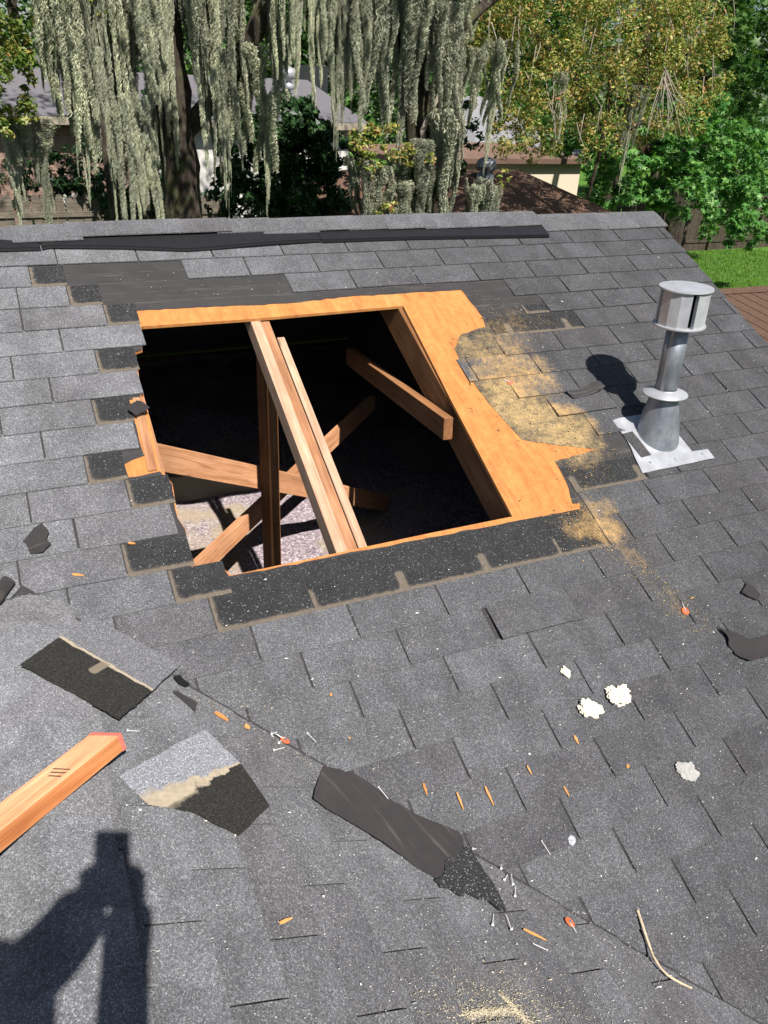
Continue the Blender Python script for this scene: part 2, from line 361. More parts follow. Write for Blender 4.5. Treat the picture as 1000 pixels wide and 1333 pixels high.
def merge(parts):
    V, F = [], []
    for v, f in parts:
        o = len(V); V += list(v); F += [tuple(i + o for i in q) for q in f]
    return V, F
def board(name, p0, p1, w, d, m, parent, face=(0, 0, 1), bev=.002, **kw):
    """a length of lumber from p0 to p1 (centre line); d is measured along 'face', w across"""
    p0, p1 = Vector(p0), Vector(p1); X = (p1 - p0).normalized(); Z = Vector(face); Z = (Z - X * Z.dot(X)).normalized(); Y = Z.cross(X)
    L = (p1 - p0).length
    me = frombm(name, boxbm(0, L, -w / 2, w / 2, -d / 2, d / 2, bev))
    return link(name, me, m, parent, frame(p0, (X, Y, Z)), **kw)
def lathe(prof, n=32, cap0=True, cap1=True):
    V, F = [], []
    for r, z in prof:
        for i in range(n):
            a = 2 * math.pi * i / n; V.append((r * math.cos(a), r * math.sin(a), z))
    for j in range(len(prof) - 1):
        for i in range(n):
            F.append((j * n + i, j * n + (i + 1) % n, (j + 1) * n + (i + 1) % n, (j + 1) * n + i))
    if cap0: F.append(tuple(range(n - 1, -1, -1)))
    if cap1: F.append(tuple((len(prof) - 1) * n + i for i in range(n)))
    return V, F
def tube(path, radii, n=8, wob=0.):
    path = [Vector(p) for p in path]; V, F = [], []
    up = Vector((.31, .2, .93))
    for j, p in enumerate(path):
        t = (path[min(j + 1, len(path) - 1)] - path[max(j - 1, 0)]).normalized()
        a = t.cross(up if abs(t.dot(up)) < .95 else Vector((1, 0, 0))).normalized(); b = t.cross(a)
        for i in range(n):
            th = 2 * math.pi * i / n; r = radii[j] * (1 + wob * (random.random() - .5))
            V.append(p + a * (r * math.cos(th)) + b * (r * math.sin(th)))
    for j in range(len(path) - 1):
        for i in range(n): F.append((j * n + i, j * n + (i + 1) % n, (j + 1) * n + (i + 1) % n, (j + 1) * n + i))
    F.append(tuple(range(n - 1, -1, -1))); F.append(tuple((len(path) - 1) * n + i for i in range(n)))
    return V, F
def clip(poly, nx, ny, d):                      # keep nx*x+ny*y>=d
    out = []
    for i in range(len(poly)):
        p, q = poly[i], poly[(i + 1) % len(poly)]; a, b = nx * p[0] + ny * p[1] - d, nx * q[0] + ny * q[1] - d
        if a >= 0: out.append(p)
        if a * b < 0: t = a / (a - b); out.append((p[0] + (q[0] - p[0]) * t, p[1] + (q[1] - p[1]) * t))
    return out
def area(p): return abs(sum(p[i][0] * p[(i + 1) % len(p)][1] - p[(i + 1) % len(p)][0] * p[i][1] for i in range(len(p)))) / 2
def ragged(pts, step=.03, amp=.004, closed=True):
    out = []
    n = len(pts)
    for i in range(n if closed else n - 1):
        p, q = Vector(pts[i]), Vector(pts[(i + 1) % n]); L = (q - p).length; k = max(1, int(L / step))
        nn = Vector((-(q - p).y, (q - p).x)).normalized() if L > 0 else Vector((0, 0))
        for j in range(k):
            t = j / k; r = 0 if j == 0 else (random.random() - .5) * 2 * amp
            out.append(p.lerp(q, t) + nn * r)
    return out
def sheet_with_hole(name, outer, holes, place, h0, h1, wav=0.):
    bm = bmesh.new()
    for loop in [outer] + holes:
        vs = [bm.verts.new((p[0], p[1], 0)) for p in loop]
        for i in range(len(vs)): bm.edges.new((vs[i], vs[(i + 1) % len(vs)]))
    bmesh.ops.triangle_fill(bm, use_beauty=True, use_dissolve=False, edges=bm.edges[:])
    r = bmesh.ops.extrude_face_region(bm, geom=bm.faces[:])
    top = {v for v in r['geom'] if isinstance(v, bmesh.types.BMVert)}
    for v in bm.verts:
        h = h1 if v in top else h0
        v.co = place(v.co.x, v.co.y, h)
    return frombm(name, bm)

# ------------------------------------------------------------------ ground
gm = npmesh('ground', [(-300, -300, GZ), (300, -300, GZ), (300, 300, GZ), (-300, 300, GZ)], [(0, 1, 2, 3)])
link('ground', gm, M_GRASS, kind='structure')

# ------------------------------------------------------------------ the house: sheathing and roofs
house = empty('house', (0, 0, GZ), 'house with grey shingle roof and a large sawn hole in it', 'house')
HM = Matrix.Translation((0, 0, -GZ))
def hp(name, me, m, **kw): return link(name, me, m, house, HM, **kw)      # parts given in world coordinates
HOLE = [(-1.825, .50), (-1.39, .503), (-.725, .491), (-.748, 1.06), (-.762, 1.632), (-1.10, 1.634), (-1.45, 1.640), (-1.78, 1.645),
        (-1.80, 1.60), (-1.888, 1.585), (-1.872, 1.45), (-1.885, 1.40), (-1.872, 1.262), (-1.90, 1.19), (-1.885, .95), (-1.893, .874), (-1.868, .634), (-1.842, .625)]
deck = sheet_with_hole('main_roof', [(-7, VRIDGE), (RAKE, VRIDGE), (RAKE, VEAVE), (-7, VEAVE)], [HOLE], P, -.0135, 0)
main_roof = hp('main_roof', deck, M_PLY)
main_roof['label'] = 'main roof slope, plywood sheathing under grey shingles'
def mp(name, me, m, mw=None, **kw): return link(name, me, m, main_roof, mw, **kw)
felt_hole = ragged([(-1.83, .412), (-1.62, .416), (-1.36, .425), (-1.23, .427), (-.96, .411), (-.405, .416), (-.385, .60), (-.40, .665), (-.54, .70), (-.607, .78),
                    (-.616, .94), (-.592, 1.12), (-.55, 1.30), (-.40, 1.36), (-.245, 1.405), (-.466, 1.427), (-.478, 1.56), (-.50, 1.628), (-.47, 1.634), (-.482, 1.657), (-.83, 1.656), (-1.1, 1.651),
                    (-1.45, 1.650), (-1.67, 1.6525), (-1.785, 1.648), (-1.801, 1.602), (-1.889, 1.587), (-1.8735, 1.451), (-1.8865, 1.401), (-1.8735, 1.264), (-1.90, 1.205), (-2.0, 1.212), (-2.005, 1.155), (-1.935, 1.13), (-1.935, .99), (-1.945, .87),
                    (-1.8945, .872), (-1.8695, .636), (-1.8435, .626), (-1.8265, .502)], .03, .0035)
felt = sheet_with_hole('underlayment', [(-7, VRIDGE + .01), (RAKE - .002, VRIDGE + .01), (RAKE - .002, VEAVE - .01), (-7, VEAVE - .01)], [felt_hole], P, .0008, .0022)
mp('underlayment', felt, M_FELT, label='black asphalt felt between shingles and sheathing')

# plain tab (shared) ---------------------------------------------------
LAP = .132
def tabpoly(w, jit=.0016):
    x0, x1 = -w / 2, w / 2; n = 4
    return [(x0 + (x1 - x0) * i / n, (random.random() - .5) * 2 * jit) for i in range(n + 1)] + [(x1, LAP), (x0, LAP)]
def tabmesh(poly, th=TH, name='shingle'):
    v, f = prism(poly, 0, th); return mesh(name, v, f)
TW = TAB - .0065
TABS = [tabmesh(tabpoly(TW)) for _ in range(6)]
TW2 = .295 - .0065
TABS2 = [tabmesh(tabpoly(TW2)) for _ in range(5)]
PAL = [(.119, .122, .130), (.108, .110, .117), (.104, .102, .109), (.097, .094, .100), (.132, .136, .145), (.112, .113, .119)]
def tabcolor(light_gain=0.):
    b = random.choices(PAL, (5, 5, 3, 2, 2, 4))[0]; k = (.95 + .10 * random.random()) * (1 + light_gain); b = tuple(.5 * x + .5 * y for x, y in zip(b, (.112, .113, .120)))
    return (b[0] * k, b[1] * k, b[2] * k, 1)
field = {}                                       # tabs beyond the photograph, joined per roof
def put_tab(parent, polys, shared, mw, colr, centre, m=None):
    if inview(centre):
        me = shared if shared is not None else tabmesh(polys)
        o = link('shingle', me, m or M_SH, parent, mw); o.color = colr; return o
    field.setdefault(parent.name, (parent, []))[1].append((polys if polys is not None else [(-TW / 2, 0), (TW / 2, 0), (TW / 2, LAP), (-TW / 2, LAP)], mw))

OFF = {1: .237, 2: .643, 3: .068, 4: .468, 5: .884, 6: .278, 7: .692, 8: .076, 9: .493, 10: .893, 11: .3, 12: .717, 13: .132, 14: .5, 15: .864,
       16: .19, 17: .577, 18: .936, 19: .29, 20: .675, 21: .056, 22: .42, 23: .786, 24: .185, 25: .575, 26: .97, 27: .36, 28: .76, 29: .15, 30: .55, 31: .95, 32: .33, 33: .73}
LOFF = {2: .32, 3: .70, 4: .697, 5: .078, 6: .508, 7: .863, 8: .303, 9: .67, 10: .05, 11: .446, 12: .823, 13: .266, 14: .65, 15: .0}
LEND = {2: -2.172, 3: -2.054, 4: -1.941, 5: -1.826, 6: -2.011, 7: -1.882, 8: -2.061, 9: -1.945, 10: -2.125, 11: -2.017, 12: -1.900, 13: -2.074, 14: -1.961, 15: -1.868}
RSTART = {2: -1.588, 3: -1.182, 4: -.167, 5: -.036, 6: .089, 7: -.398, 8: -.628, 9: -.459, 10: -.339, 11: -.222, 12: -.03, 13: -.116, 14: -.466, 15: -.452}
def valley_clip(poly, u, v):                     # local tab polygon -> cut along the valley of the cross gable (east side)
    gap = .007
    # keep (U-XR) >= (V-V0)*c ; U=u+x, V=v-y
    e = clip(poly, 1, c, -(u - XR) + (v - V0) * c + gap)
    w = clip(poly, -1, c, (u - XR) + (v - V0) * c + gap)
    return [p for p in (e, w) if len(p) >= 3 and area(p) > 2e-5] if v > V0 - .01 else [poly]
def main_row(k):
    v = k * EXPO
    def run(lo, hi, off):
        n0, n1 = int(math.floor((lo / TAB) - off)) - 1, int(math.ceil((hi / TAB) - off)) + 1
        for n in range(n0, n1 + 1):
            a, b = (n + off) * TAB, (n + 1 + off) * TAB
            if b <= lo + .012 or a >= hi - .012: continue
            u = (a + b) / 2; poly = None; cut = False
            base = tabpoly(TW)
            if a < lo - .004: base = clip(base, 1, 0, lo - u); cut = True
            if b > hi + .004: base = clip(base, -1, 0, -(hi - u)); cut = True
            pieces = valley_clip(base, u, v)
            if len(pieces) != 1 or (v > V0 - .01 and abs(area(pieces[0]) - area(base)) > 1e-6): cut = True
            for pc in pieces:
                cx = sum(p[0] for p in pc) / len(pc); ctr = P(u + cx, v - .06)
                lift = random.random() ** 4 * .020; hook = k == 17 and abs(a - (-4 + .577) * TAB) < .02; lift += .05 if hook else 0; u += .009 if hook else 0
                tl = -.041 - lift - (.05 if (k == 10 and u < -.1 and u > -.4) else 0)
                sk = (random.random() - .5) * .006
                mw = frame(P(u + (random.random() - .5) * .002, v + (random.random() - .5) * .003, .005 + lift * EXPO + (.006 if tl < -.08 else 0)), MAINF, tl, sk)
                light_gain = .46 * max(0, min(1, (-.8 - u) / 1.1)) * max(.35, min(1, (2.1 - v) / .5)) - .26 * max(0, min(1, (u + 1.1) / 1.)) + .10 * (random.random() - .5)  # sun brightness put into tab colour: lighter left, darker right, plus random tone
                put_tab(main_roof, pc, None if cut else random.choice(TABS), mw, tabcolor(light_gain), ctr)
    off = OFF[k] % 1
    if k in LEND: run(-6.9, LEND[k], LOFF[k])
    if k in RSTART: run(RSTART[k], RAKE + .012, off)
    if k not in LEND: run(-6.9, RAKE + .012, off)
for k in range(1, 34): main_row(k)

# unfaded headlap left showing where tabs were pulled off --------------
def headlap(u0, u1, k, kind, top=.118):
    w = u1 - u0
    if kind == 'left':                           # local x measured so that the dirt band lies on the left edge
        poly = [(-.058, 0), (-.058 + w, 0), (-.058 + w, top), (-.058, top)]; ox = u0 + .058; m = M_HL
    else:
        poly = [(-w / 2, 0), (w / 2, 0), (w / 2, top), (-w / 2, top)]; ox = (u0 + u1) / 2; m = M_HF
    link('exposed_headlap', tabmesh(poly, .0022, 'exposed_headlap'), m, main_roof, frame(P(ox, k * EXPO, .0035), MAINF, -.012))
for k, e in ((2, -2.046), (3, -1.936), (4, -1.822), (6, -1.872), (8, -1.935), (10, -2.003), (11, -1.879), (13, -1.876), (14, -1.792)):
    headlap(LEND[k] + .004, e, k, 'left')
headlap(-1.864, -1.5705, 15, 'left', .176)
for n in (-5, -4, -3):
    a = (n + OFF[15]) * TAB - TAB
    headlap(max(a, -1.5685), a + TAB, 15, 'finger', .174)
headlap(-.655, -.462, 15, 'finger', .172)
headlap(-.46, -.125, 13, 'finger', .118)
headlap(-.375, .085, 6, 'finger', .118)
headlap(-.16, -.035, 5, 'left', .06)
# cross gable ----------------------------------------------------------
YF = -7.0
def xdeck(F_):
    vs = [F_(0, YV), F_(0, YF), F_(3.2, YF), F_(3.2, YV - 3.2 * c)]
    vs = [Vector(v) for v in vs]; n = 4
    lo = [v - Vector((0, 0, .03)) for v in vs]
    return mesh('cross_roof', vs + lo, [(0, 1, 2, 3), (7, 6, 5, 4)] + [(i, 4 + i, 4 + (i + 1) % 4, (i + 1) % 4) for i in range(4)])
cross = {}
for nm, F_, lab in (('cross_roof', Q, 'cross gable roof slope meeting the main roof in a valley'), ('cross_roof', Qw, 'far slope of the cross gable')):
    o = hp(nm, xdeck(F_), M_FELT); o['label'] = lab; cross[F_ is Q] = o
for east in (True, False):
    par, F_, fr, sg = cross[east], (Q if east else Qw), (EASTF if east else WESTF), (1 if east else -1)
    for k in range(1, 26):
        a = .025 + k * EXPO; y0 = -2.524 + .1235 * (k - 2) + (0 if east else .1)
        for n in range(-24, 40):
            yc = y0 + (n + .5) * .295
            if yc > YV + .3 or yc < YF: continue
            base = tabpoly(TW2)
            # keep Y <= YV - a_point*c ; Y = yc + sg*x, a_point = a - y
            pc = clip(base, -sg, c, yc + a * c - YV + .009)
            if len(pc) < 3 or area(pc) < 2e-4: continue
            cut = abs(area(pc) - area(base)) > 1e-6
            cx = sum(p[0] for p in pc) / len(pc)
            lift = random.random() ** 3 * .004
            mw = frame(F_(a + (random.random() - .5) * .003, yc, .005 + lift * EXPO), fr, -.041 - lift, (random.random() - .5) * .005)
            put_tab(par, pc, None if cut else random.choice(TABS2), mw, tabcolor(.10 + .42 * max(0, 1 - a / .7)), F_(a - .06, yc + sg * cx))  # strong sun near the ridge put into the tab colour
# cross gable ridge caps
def capmesh(hw, L, name='ridge_cap'):
    n = 10; V = []
    for th in (0, .004):
        for yy in (0, L):
            for i in range(n + 1):
                x = -hw + 2 * hw * i / n; rr = .03
                z = -(math.sqrt(x * x + rr * rr) - rr) * TA * .98 + th + (.004 if yy == 0 else 0)
                V.append((x * c, yy, z))
    m_ = n + 1; F = []
    for i in range(n):
        F += [(2 * m_ + i, 2 * m_ + i + 1, 3 * m_ + i + 1, 3 * m_ + i), (i + 1, i, m_ + i, m_ + i + 1), (i, i + 1, 2 * m_ + i + 1, 2 * m_ + i), (m_ + i + 1, m_ + i, 3 * m_ + i, 3 * m_ + i + 1)]
    F += [(0, 2 * m_, 3 * m_, m_), (n, m_ + n, 3 * m_ + n, 2 * m_ + n)]
    return mesh(name, V, F)
CAP = [capmesh(.132 + .004 * i, .17) for i in range(3)]
y = -1.50; i = 0
while y > YF + .2:
    o = link('ridge_cap', random.choice(CAP), M_SH, cross[True], Matrix.Translation((XR + (random.random() - .5) * .006, y - .13, ZR + .006)) @ Matrix.Rotation(.03, 4, 'X') @ Matrix.Rotation((random.random() - .5) * .02, 4, 'Z'))
    o.color = tabcolor(.62); y -= .13  # bright sunlight along the ridge put into the cap colour
# main ridge caps and ridge vent ----------------------------------------
YRI, ZRI = -VRIDGE * c, -VRIDGE * s
MC = [capmesh(.150 + .004 * i, .26) for i in range(3)]; MCN = [capmesh(.108 + .007 * i, .26) for i in range(3)]; MCM = [capmesh(.125, .26)]
x = RAKE - .035
while x > -6.5:
    raised = (.004 if x < -1.2 else .012) if x < .33 else -.004
    dz = raised + .004 * random.random() + (.012 * math.sin(x * 3) if x < -1.0 else 0)
    mw = Matrix.Translation((x - .19, YRI, ZRI + dz)) @ Matrix.Rotation(-math.pi / 2, 4, 'Z') @ Matrix.Rotation(.025, 4, 'X') @ Matrix.Rotation((random.random() - .5) * .03, 4, 'Y')
    # local y runs along the ridge
    o = link('ridge_cap', random.choice(MCN if x < -.35 else MCM if x < .3 else MC), M_SH, main_roof, mw); o.color = tabcolor(.20); x -= .19 + .02 * random.random()
VU, VV = (-7., -2.3, -2.11, -2.1, -1.8, -1.55, -1.25, -.955, -.95, -.5, .26), (.03, .03, .034, .020, .045, .078, .062, .046, .052, .055, .080)
def vlow(x): return float(np.interp(x, VU, VV))
def vent_strip(x0, x1, v0, v1, hh, wavy):
    n = max(6, int((x1 - x0) / .03)); V, F = [], []
    prof = [(v0, .003), (v0, hh * .8), (v1 - .012, hh), (v1 - .012, hh * .42), (v1, hh * .42), (v1, .007)]
    m_ = len(prof)
    for i in range(n + 1):
        x = x0 + (x1 - x0) * i / n; d = wavy * (math.sin(x * 4.1) * .5 + math.sin(x * 9.7 + 1) * .25)
        for (v, h) in prof: V.append(P(x, v + vlow(x) - v1, h + .006 + max(0, d) * .35))
    for i in range(n):
        for j in range(m_): F.append((i * m_ + j, (i + 1) * m_ + j, (i + 1) * m_ + (j + 1) % m_, i * m_ + (j + 1) % m_))
    F += [tuple(range(m_ - 1, -1, -1)), tuple(n * m_ + j for j in range(m_))]
    return mesh('ridge_vent', V, F), prof
for (x0, x1, v1, hh, w) in ((-6.5, -2.112, .056, .012, .02), (-2.108, -.952, .050, .013, .02), (-.95, .255, .062, .014, .006)):
    me, prof = vent_strip(x0, x1, v1 - .12, v1, hh, w)
    rv = mp('ridge_vent', me, M_BLACKP, label='lifted black plastic ridge vent strip under the ridge caps')
    fins = []
    xx = x0 + .01
    while xx < x1 - .01:
        if xx > -2.7:
            d = w * (math.sin(xx * 4.1) * .5 + math.sin(xx * 9.7 + 1) * .25)
            a_, b_ = P(xx, vlow(xx) - .012, 0), P(xx, vlow(xx) + .001, 0); N = MAINF[2]; e_ = Vector((.0016, 0, 0)); z0, z1 = .008 + max(0, d) * .35, hh * .9 + .006 + max(0, d) * .35
            V = [a_ - e_ + N * z0, a_ + e_ + N * z0, b_ + e_ + N * z0, b_ - e_ + N * z0, a_ - e_ + N * z1, a_ + e_ + N * z1, b_ + e_ + N * (z1 - .002), b_ - e_ + N * (z1 - .002)]
            fins.append((V, [(0, 1, 2, 3), (7, 6, 5, 4), (0, 4, 5, 1), (1, 5, 6, 2), (2, 6, 7, 3), (3, 7, 4, 0)]))
        xx += .009
    if fins:
        V, F = merge(fins); mp('vent_fins', mesh('vent_fins', V, F), M_BLACKP, kind='stuff')
# back slope, fascia, rake, walls, attic --------------------------------
def slab(name, pts, th, m, **kw):
    pts = [Vector(p) for p in pts]; n = (pts[1] - pts[0]).cross(pts[2] - pts[0]).normalized(); lo = [p - n * th for p in pts]; k = len(pts)
    me = mesh(name, pts + lo, [tuple(range(k)), tuple(range(2 * k - 1, k - 1, -1))] + [(i, k + i, k + (i + 1) % k, (i + 1) % k) for i in range(k)])
    return hp(name, me, m, **kw)
def PB(u, v, h=0): q = P(u, v, h); return Vector((q.x, 2 * YRI - q.y, q.z))
slab('back_roof', [PB(RAKE, VRIDGE, .004), PB(RAKE, VEAVE, .004), PB(-7, VEAVE, .004), PB(-7, VRIDGE, .004)], .02, M_GREYR)
def hboard(*a, **k):
    o = board(*a, **k); o.matrix_basis = HM @ o.matrix_basis; return o
hboard('rake_board', P(RAKE + .009, VRIDGE + .005, -.068), P(RAKE + .009, VEAVE, -.068), .016, .13, M_TRIM, house, MAINF[2])
gx = RAKE - .28
def gable(x0, x1, name):
    yb0, yb1 = P(0, VEAVE - .5).y, PB(0, VEAVE - .5).y; zt = P(0, VEAVE - .5, -.02).z
    poly = [(yb0, GZ), (yb1, GZ), (yb1, zt), (YRI, ZRI - .03), (yb0, zt)]
    V = [(x0, a, b) for a, b in poly] + [(x1, a, b) for a, b in poly]; k = 5
    return hp(name, mesh(name, V, [tuple(range(k)), tuple(range(2 * k - 1, k - 1, -1))] + [(i, k + i, k + (i + 1) % k, (i + 1) % k) for i in range(k)]), M_BRICK)
gable(gx - .1, gx, 'gable_wall'); gable(-6.8, -6.7, 'gable_wall')
for yy, d in ((P(0, VEAVE - .5).y, .1), (PB(0, VEAVE - .5).y, -.1)):
    v, f = box(-6.7, gx - .1, min(yy, yy + d), max(yy, yy + d), GZ, P(0, VEAVE - .5, -.03).z); hp('wall', mesh('wall', v, f), M_BRICK)
zt = Q(2.6, 0).z - .05
v, f = box(XR - 2.5, XR + 2.5, YF + .4, YF + .5, GZ, zt); hp('wall', mesh('wall', v, f), M_BRICK)
for sx in (-1, 1):
    v, f = box(XR + sx * 2.45 - .05, XR + sx * 2.45 + .05, YF + .5, P(0, VEAVE - .5).y, GZ, zt); hp('wall', mesh('wall', v, f), M_BRICK)
# attic floor insulation, gently heaped
nx, ny = 110, 90; xs = np.linspace(-6.69, gx - .11, nx); ys = np.linspace(P(0, VEAVE - .6).y, PB(0, VEAVE - .6).y, ny)
V = []
for yy in ys:
    for xx in xs:
        z = ZF + .035 * math.sin(xx * 5.1 + yy * 2) * math.sin(yy * 4.3 - xx) + .02 * math.sin(xx * 13 + 2 * yy) * math.cos(yy * 11) + .012 * random.random()
        V.append((xx, yy, z))
F = [(j * nx + i, j * nx + i + 1, (j + 1) * nx + i + 1, (j + 1) * nx + i) for j in range(ny - 1) for i in range(nx - 1)]
hp('attic_insulation', mesh('attic_insulation', V, F, True), M_INS, kind='stuff')
v, f = box(-6.69, gx - .11, P(0, VEAVE - .6).y, PB(0, VEAVE - .6).y, ZF - .2, ZF - .15); hp('ceiling_board', mesh('ceiling_board', v, f), M_BOARD)
# rafters
RD = .089
def rafter(u0, u1, v0, v1, m, w=.038, d=RD, lab=None, h=-.0145):
    o = hboard('rafter', P(u0, v0, h - d / 2), P(u1, v1, h - d / 2), w, d, m, house, MAINF[2])
    if lab: o['label'] = lab
    return o
rafter(-.722, -.743, VRIDGE + .05, VEAVE - .1, M_OLD, .038, .14, 'dark rafter along the right side of the hole')
rafter(-1.364, -1.466, VRIDGE + .05, VEAVE - .1, M_LUM2, .039, .075, lab='pale rafter crossing the hole, leftmost of the three')
rafter(-1.3245, -1.4265, VRIDGE + .05, VEAVE - .1, M_LUM, .036, .075, h=-.022, lab='orange rafter crossing the hole, middle of the three')
rafter(-1.304, -1.391, .60, VEAVE - .1, M_LUM2, .030, .075, h=-.018, lab='shorter sistered rafter on the right of the three')
rafter(-1.893, -1.921, VRIDGE + .05, VEAVE - .1, M_LUM, h=-.0145)
for uu in (-6.2, -5.6, -5, -4.4, -3.8, -3.2, -2.55, -.12, .48): rafter(uu, uu, VRIDGE + .05, VEAVE - .1, M_OLD)
hboard('ridge_board', (-6.6, YRI, ZRI - .10), (gx - .12, YRI, ZRI - .10), .025, .15, M_OLD, house)
hboard('brace', (-2.03, -.88, -.50), (-.42, .275, -1.58), .038, .098, M_LUM, house, label='wide slanting brace running from the left edge of the hole down to the right')
hboard('brace', (-1.80, -.53, -1.355), (-.44, .47, -1.01), .038, .089, M_LUM, house, label='narrow brace rising from the insulation behind the post')
hboard('post', (-1.352, -.49, -1.75), (-1.352, -.49, -.36), .038, .089, M_OLD, house, (-.35, .94, 0), label='brown upright post under the rafters')
hboard('cut_brace', (-.80, -1.04, -.535), (-.70, .20, -.63), .038, .089, M_OLD, house, label='sawn-off timber sticking out toward the hole at its right side')
hboard('batten', P(-1.908, .868, .0045), P(-1.922, 1.20, .0045), .030, .008, M_LUM, house, MAINF[2], label='orange batten along the left edge of the hole')
# ragged sheathing plank left at the left edge of the hole
pk = [(-1.945, .87), (-1.90, .868), (-1.915, 1.03), (-1.925, 1.12), (-1.93, 1.195), (-2.0, 1.205), (-2.005, 1.15), (-1.95, 1.13), (-1.94, 1.0)]
# joists in the attic
for yy in (-.55, .55, 1.65, 2.7): hboard('joist', (-6.6, yy, ZF - .11), (gx - .12, yy, ZF - .11), .038, .11, M_OLD, house)
v, f = box(-2.1, -1.05, .86, .90, ZF - .02, ZF + .15); hp('attic_board', mesh('attic_board', v, f), M_BOARD, label='pale dusty board lying on the insulation')

# tabs beyond the picture, joined per roof
for nm, (par, lst) in field.items():
    V, F = [], []
    for poly, mw in lst:
        v, f = prism(poly, 0, TH); o = len(V); V += [mw @ Vector(p) for p in v]; F += [tuple(i + o for i in q) for q in f]
    o = link('shingle_field', mesh('shingle_field', V, F), M_SH, par, None, kind='stuff'); o.color = (.132, .132, .137, 1)
# main_roof & cross roofs carry world-coordinate children: house empty sits at ground level, HM undoes it

# ------------------------------------------------------------------ flue vent
def surf(u, v): return P(u, v, .0085)
vb = P(.050, 1.392, .009)
vent = empty('roof_vent_pipe', vb, 'galvanised metal vent pipe with a drum-shaped slotted cap on the roof', 'vent pipe')
vent.rotation_euler = (0, -.022, 0); VI = Matrix.Translation(-vb)
def vp(name, me, m, **kw): return link(name, me, m, vent, kw.pop('mw', None), **kw)
pl = [(-.185, -.165), (.185, -.165), (.185, -.115), (.105, -.112), (.10, .12), (-.115, .12), (-.150, .115), (-.150, .0)]
# plate: flange notched at the right, lying on the roof
bmv, bmf = prism(ragged(pl, .04, .0015), 0, .002)
vp('flashing_plate', mesh('flashing_plate', bmv, bmf), M_PLATE, mw=VI @ frame(P(.050, 1.392, .0105), MAINF, -.012), label='white flashing plate with lifted corner')
v, f = box(-.148, -.098, -.085, .045, .0022, .005); 
vp('shingle_strip', mesh('shingle_strip', v, f), M_SH, mw=VI @ frame(P(.050, 1.392, .0105), MAINF, -.012, .06)).color = (.07, .07, .072, 1)
# cone whose base is the roof plane and whose top ring is level
def cone(r0, r1, zc, th0=.0):
    n = 40; V = []
    rings = 7
    for j in range(rings):
        t = j / (rings - 1)
        for i in range(n):
            a = 2 * math.pi * i / n
            rb = r0 * (1 + .06 * math.cos(a))
            B = MAINF[0] * (rb * math.cos(a)) + MAINF[1] * (rb * 1.06 * math.sin(a)) + MAINF[2] * .003
            T = Vector((r1 * math.cos(a), r1 * math.sin(a), zc))
            q = B.lerp(T, t); bulge = 1 + .05 * math.sin(math.pi * t)
            V.append(Vector((q.x * bulge, q.y * bulge, q.z)))
    F = [(j * n + i, j * n + (i + 1) % n, (j + 1) * n + (i + 1) % n, (j + 1) * n + i) for j in range(rings - 1) for i in range(n)]
    return mesh('flashing_cone', V, F, True)
vp('flashing_cone', cone(.088, .050, .185), M_GALV)
v, f = lathe([(.042, .165), (.042, .48)], 32); vp('pipe', mesh('pipe', v, f, True), M_GALV)
v, f = lathe([(.043, .203), (.050, .200), (.086, .186), (.088, .182), (.086, .181), (.050, .194), (.043, .197)], 40, False, False)
vp('storm_collar', mesh('storm_collar', v, f + [(i, (i + 1) % 40, 240 + (i + 1) % 40, 240 + i) for i in range(40)], True), M_WHITE)
v, f = box(.0, .004, -.006, .006, .17, .47); 
vp('pipe_seam', mesh('pipe_seam', [(x + .040, y - .0, z) for x, y, z in v], f), M_GALV, mw=Matrix.Rotation(math.radians(205), 4, 'Z'))
ZC0, ZC1, RC = .458, .598, .09
v, f = lathe([(.043, ZC0), (.097, ZC0 - .002), (.098, ZC0 + .003), (.097, ZC0 + .006), (.043, ZC0 + .006)], 48, False, False)
vp('cap_bottom_ring', mesh('cap_bottom_ring', v, f + [(i, (i + 1) % 48, 192 + (i + 1) % 48, 192 + i) for i in range(48)]), M_WHITE)
v, f = lathe([(.0, ZC1 + .001), (.097, ZC1 - .005), (.099, ZC1 - .003), (.098, ZC1 + .002), (.05, ZC1 + .006), (.0, ZC1 + .007)], 48, False, False)
vp('cap_lid', mesh('cap_lid', v, f), M_WHITE)
# slotted wall: eight bent sheet vanes around an inner drum
v, f = lathe([(.055, ZC0 + .006), (.055, ZC1 - .003)], 32, False, False); vp('inner_drum', mesh('inner_drum', v, f), M_DARK)
NV = 4
for i in range(NV):
    a0 = math.radians(252 + 7 + 90 * i); span = math.radians(90 - 14)
    pts = [(.076, a0 - .02), (.092, a0), (.090, a0 + span * .34), (.091, a0 + span * .67), (.090, a0 + span), (.074, a0 + span + .03)]
    V = []
    for z in (ZC0 + .006, ZC1 - .004):
        for r, a in pts: V.append((r * math.cos(a), r * math.sin(a), z))
        for r, a in reversed(pts): V.append(((r - .0018) * math.cos(a), (r - .0018) * math.sin(a), z))
    k = len(pts) * 2; F = [(j, (j + 1) % k, k + (j + 1) % k, k + j) for j in range(k)] + [tuple(range(k - 1, -1, -1)), tuple(range(k, 2 * k))]
    vp('cap_vane', mesh('cap_vane', V, F), M_WHITE)
for (dx, dy) in ((-.12, -.125), (.0, -.135), (.14, -.135), (-.14, .05), (.085, .08)):
    v, f = lathe([(.006, 0), (.006, .002), (.003, .004)], 8); vp('nail_head', mesh('nail_head', v, f), M_GALV, mw=VI @ frame(P(.050 + dx, 1.392 - dy, .0125), MAINF))

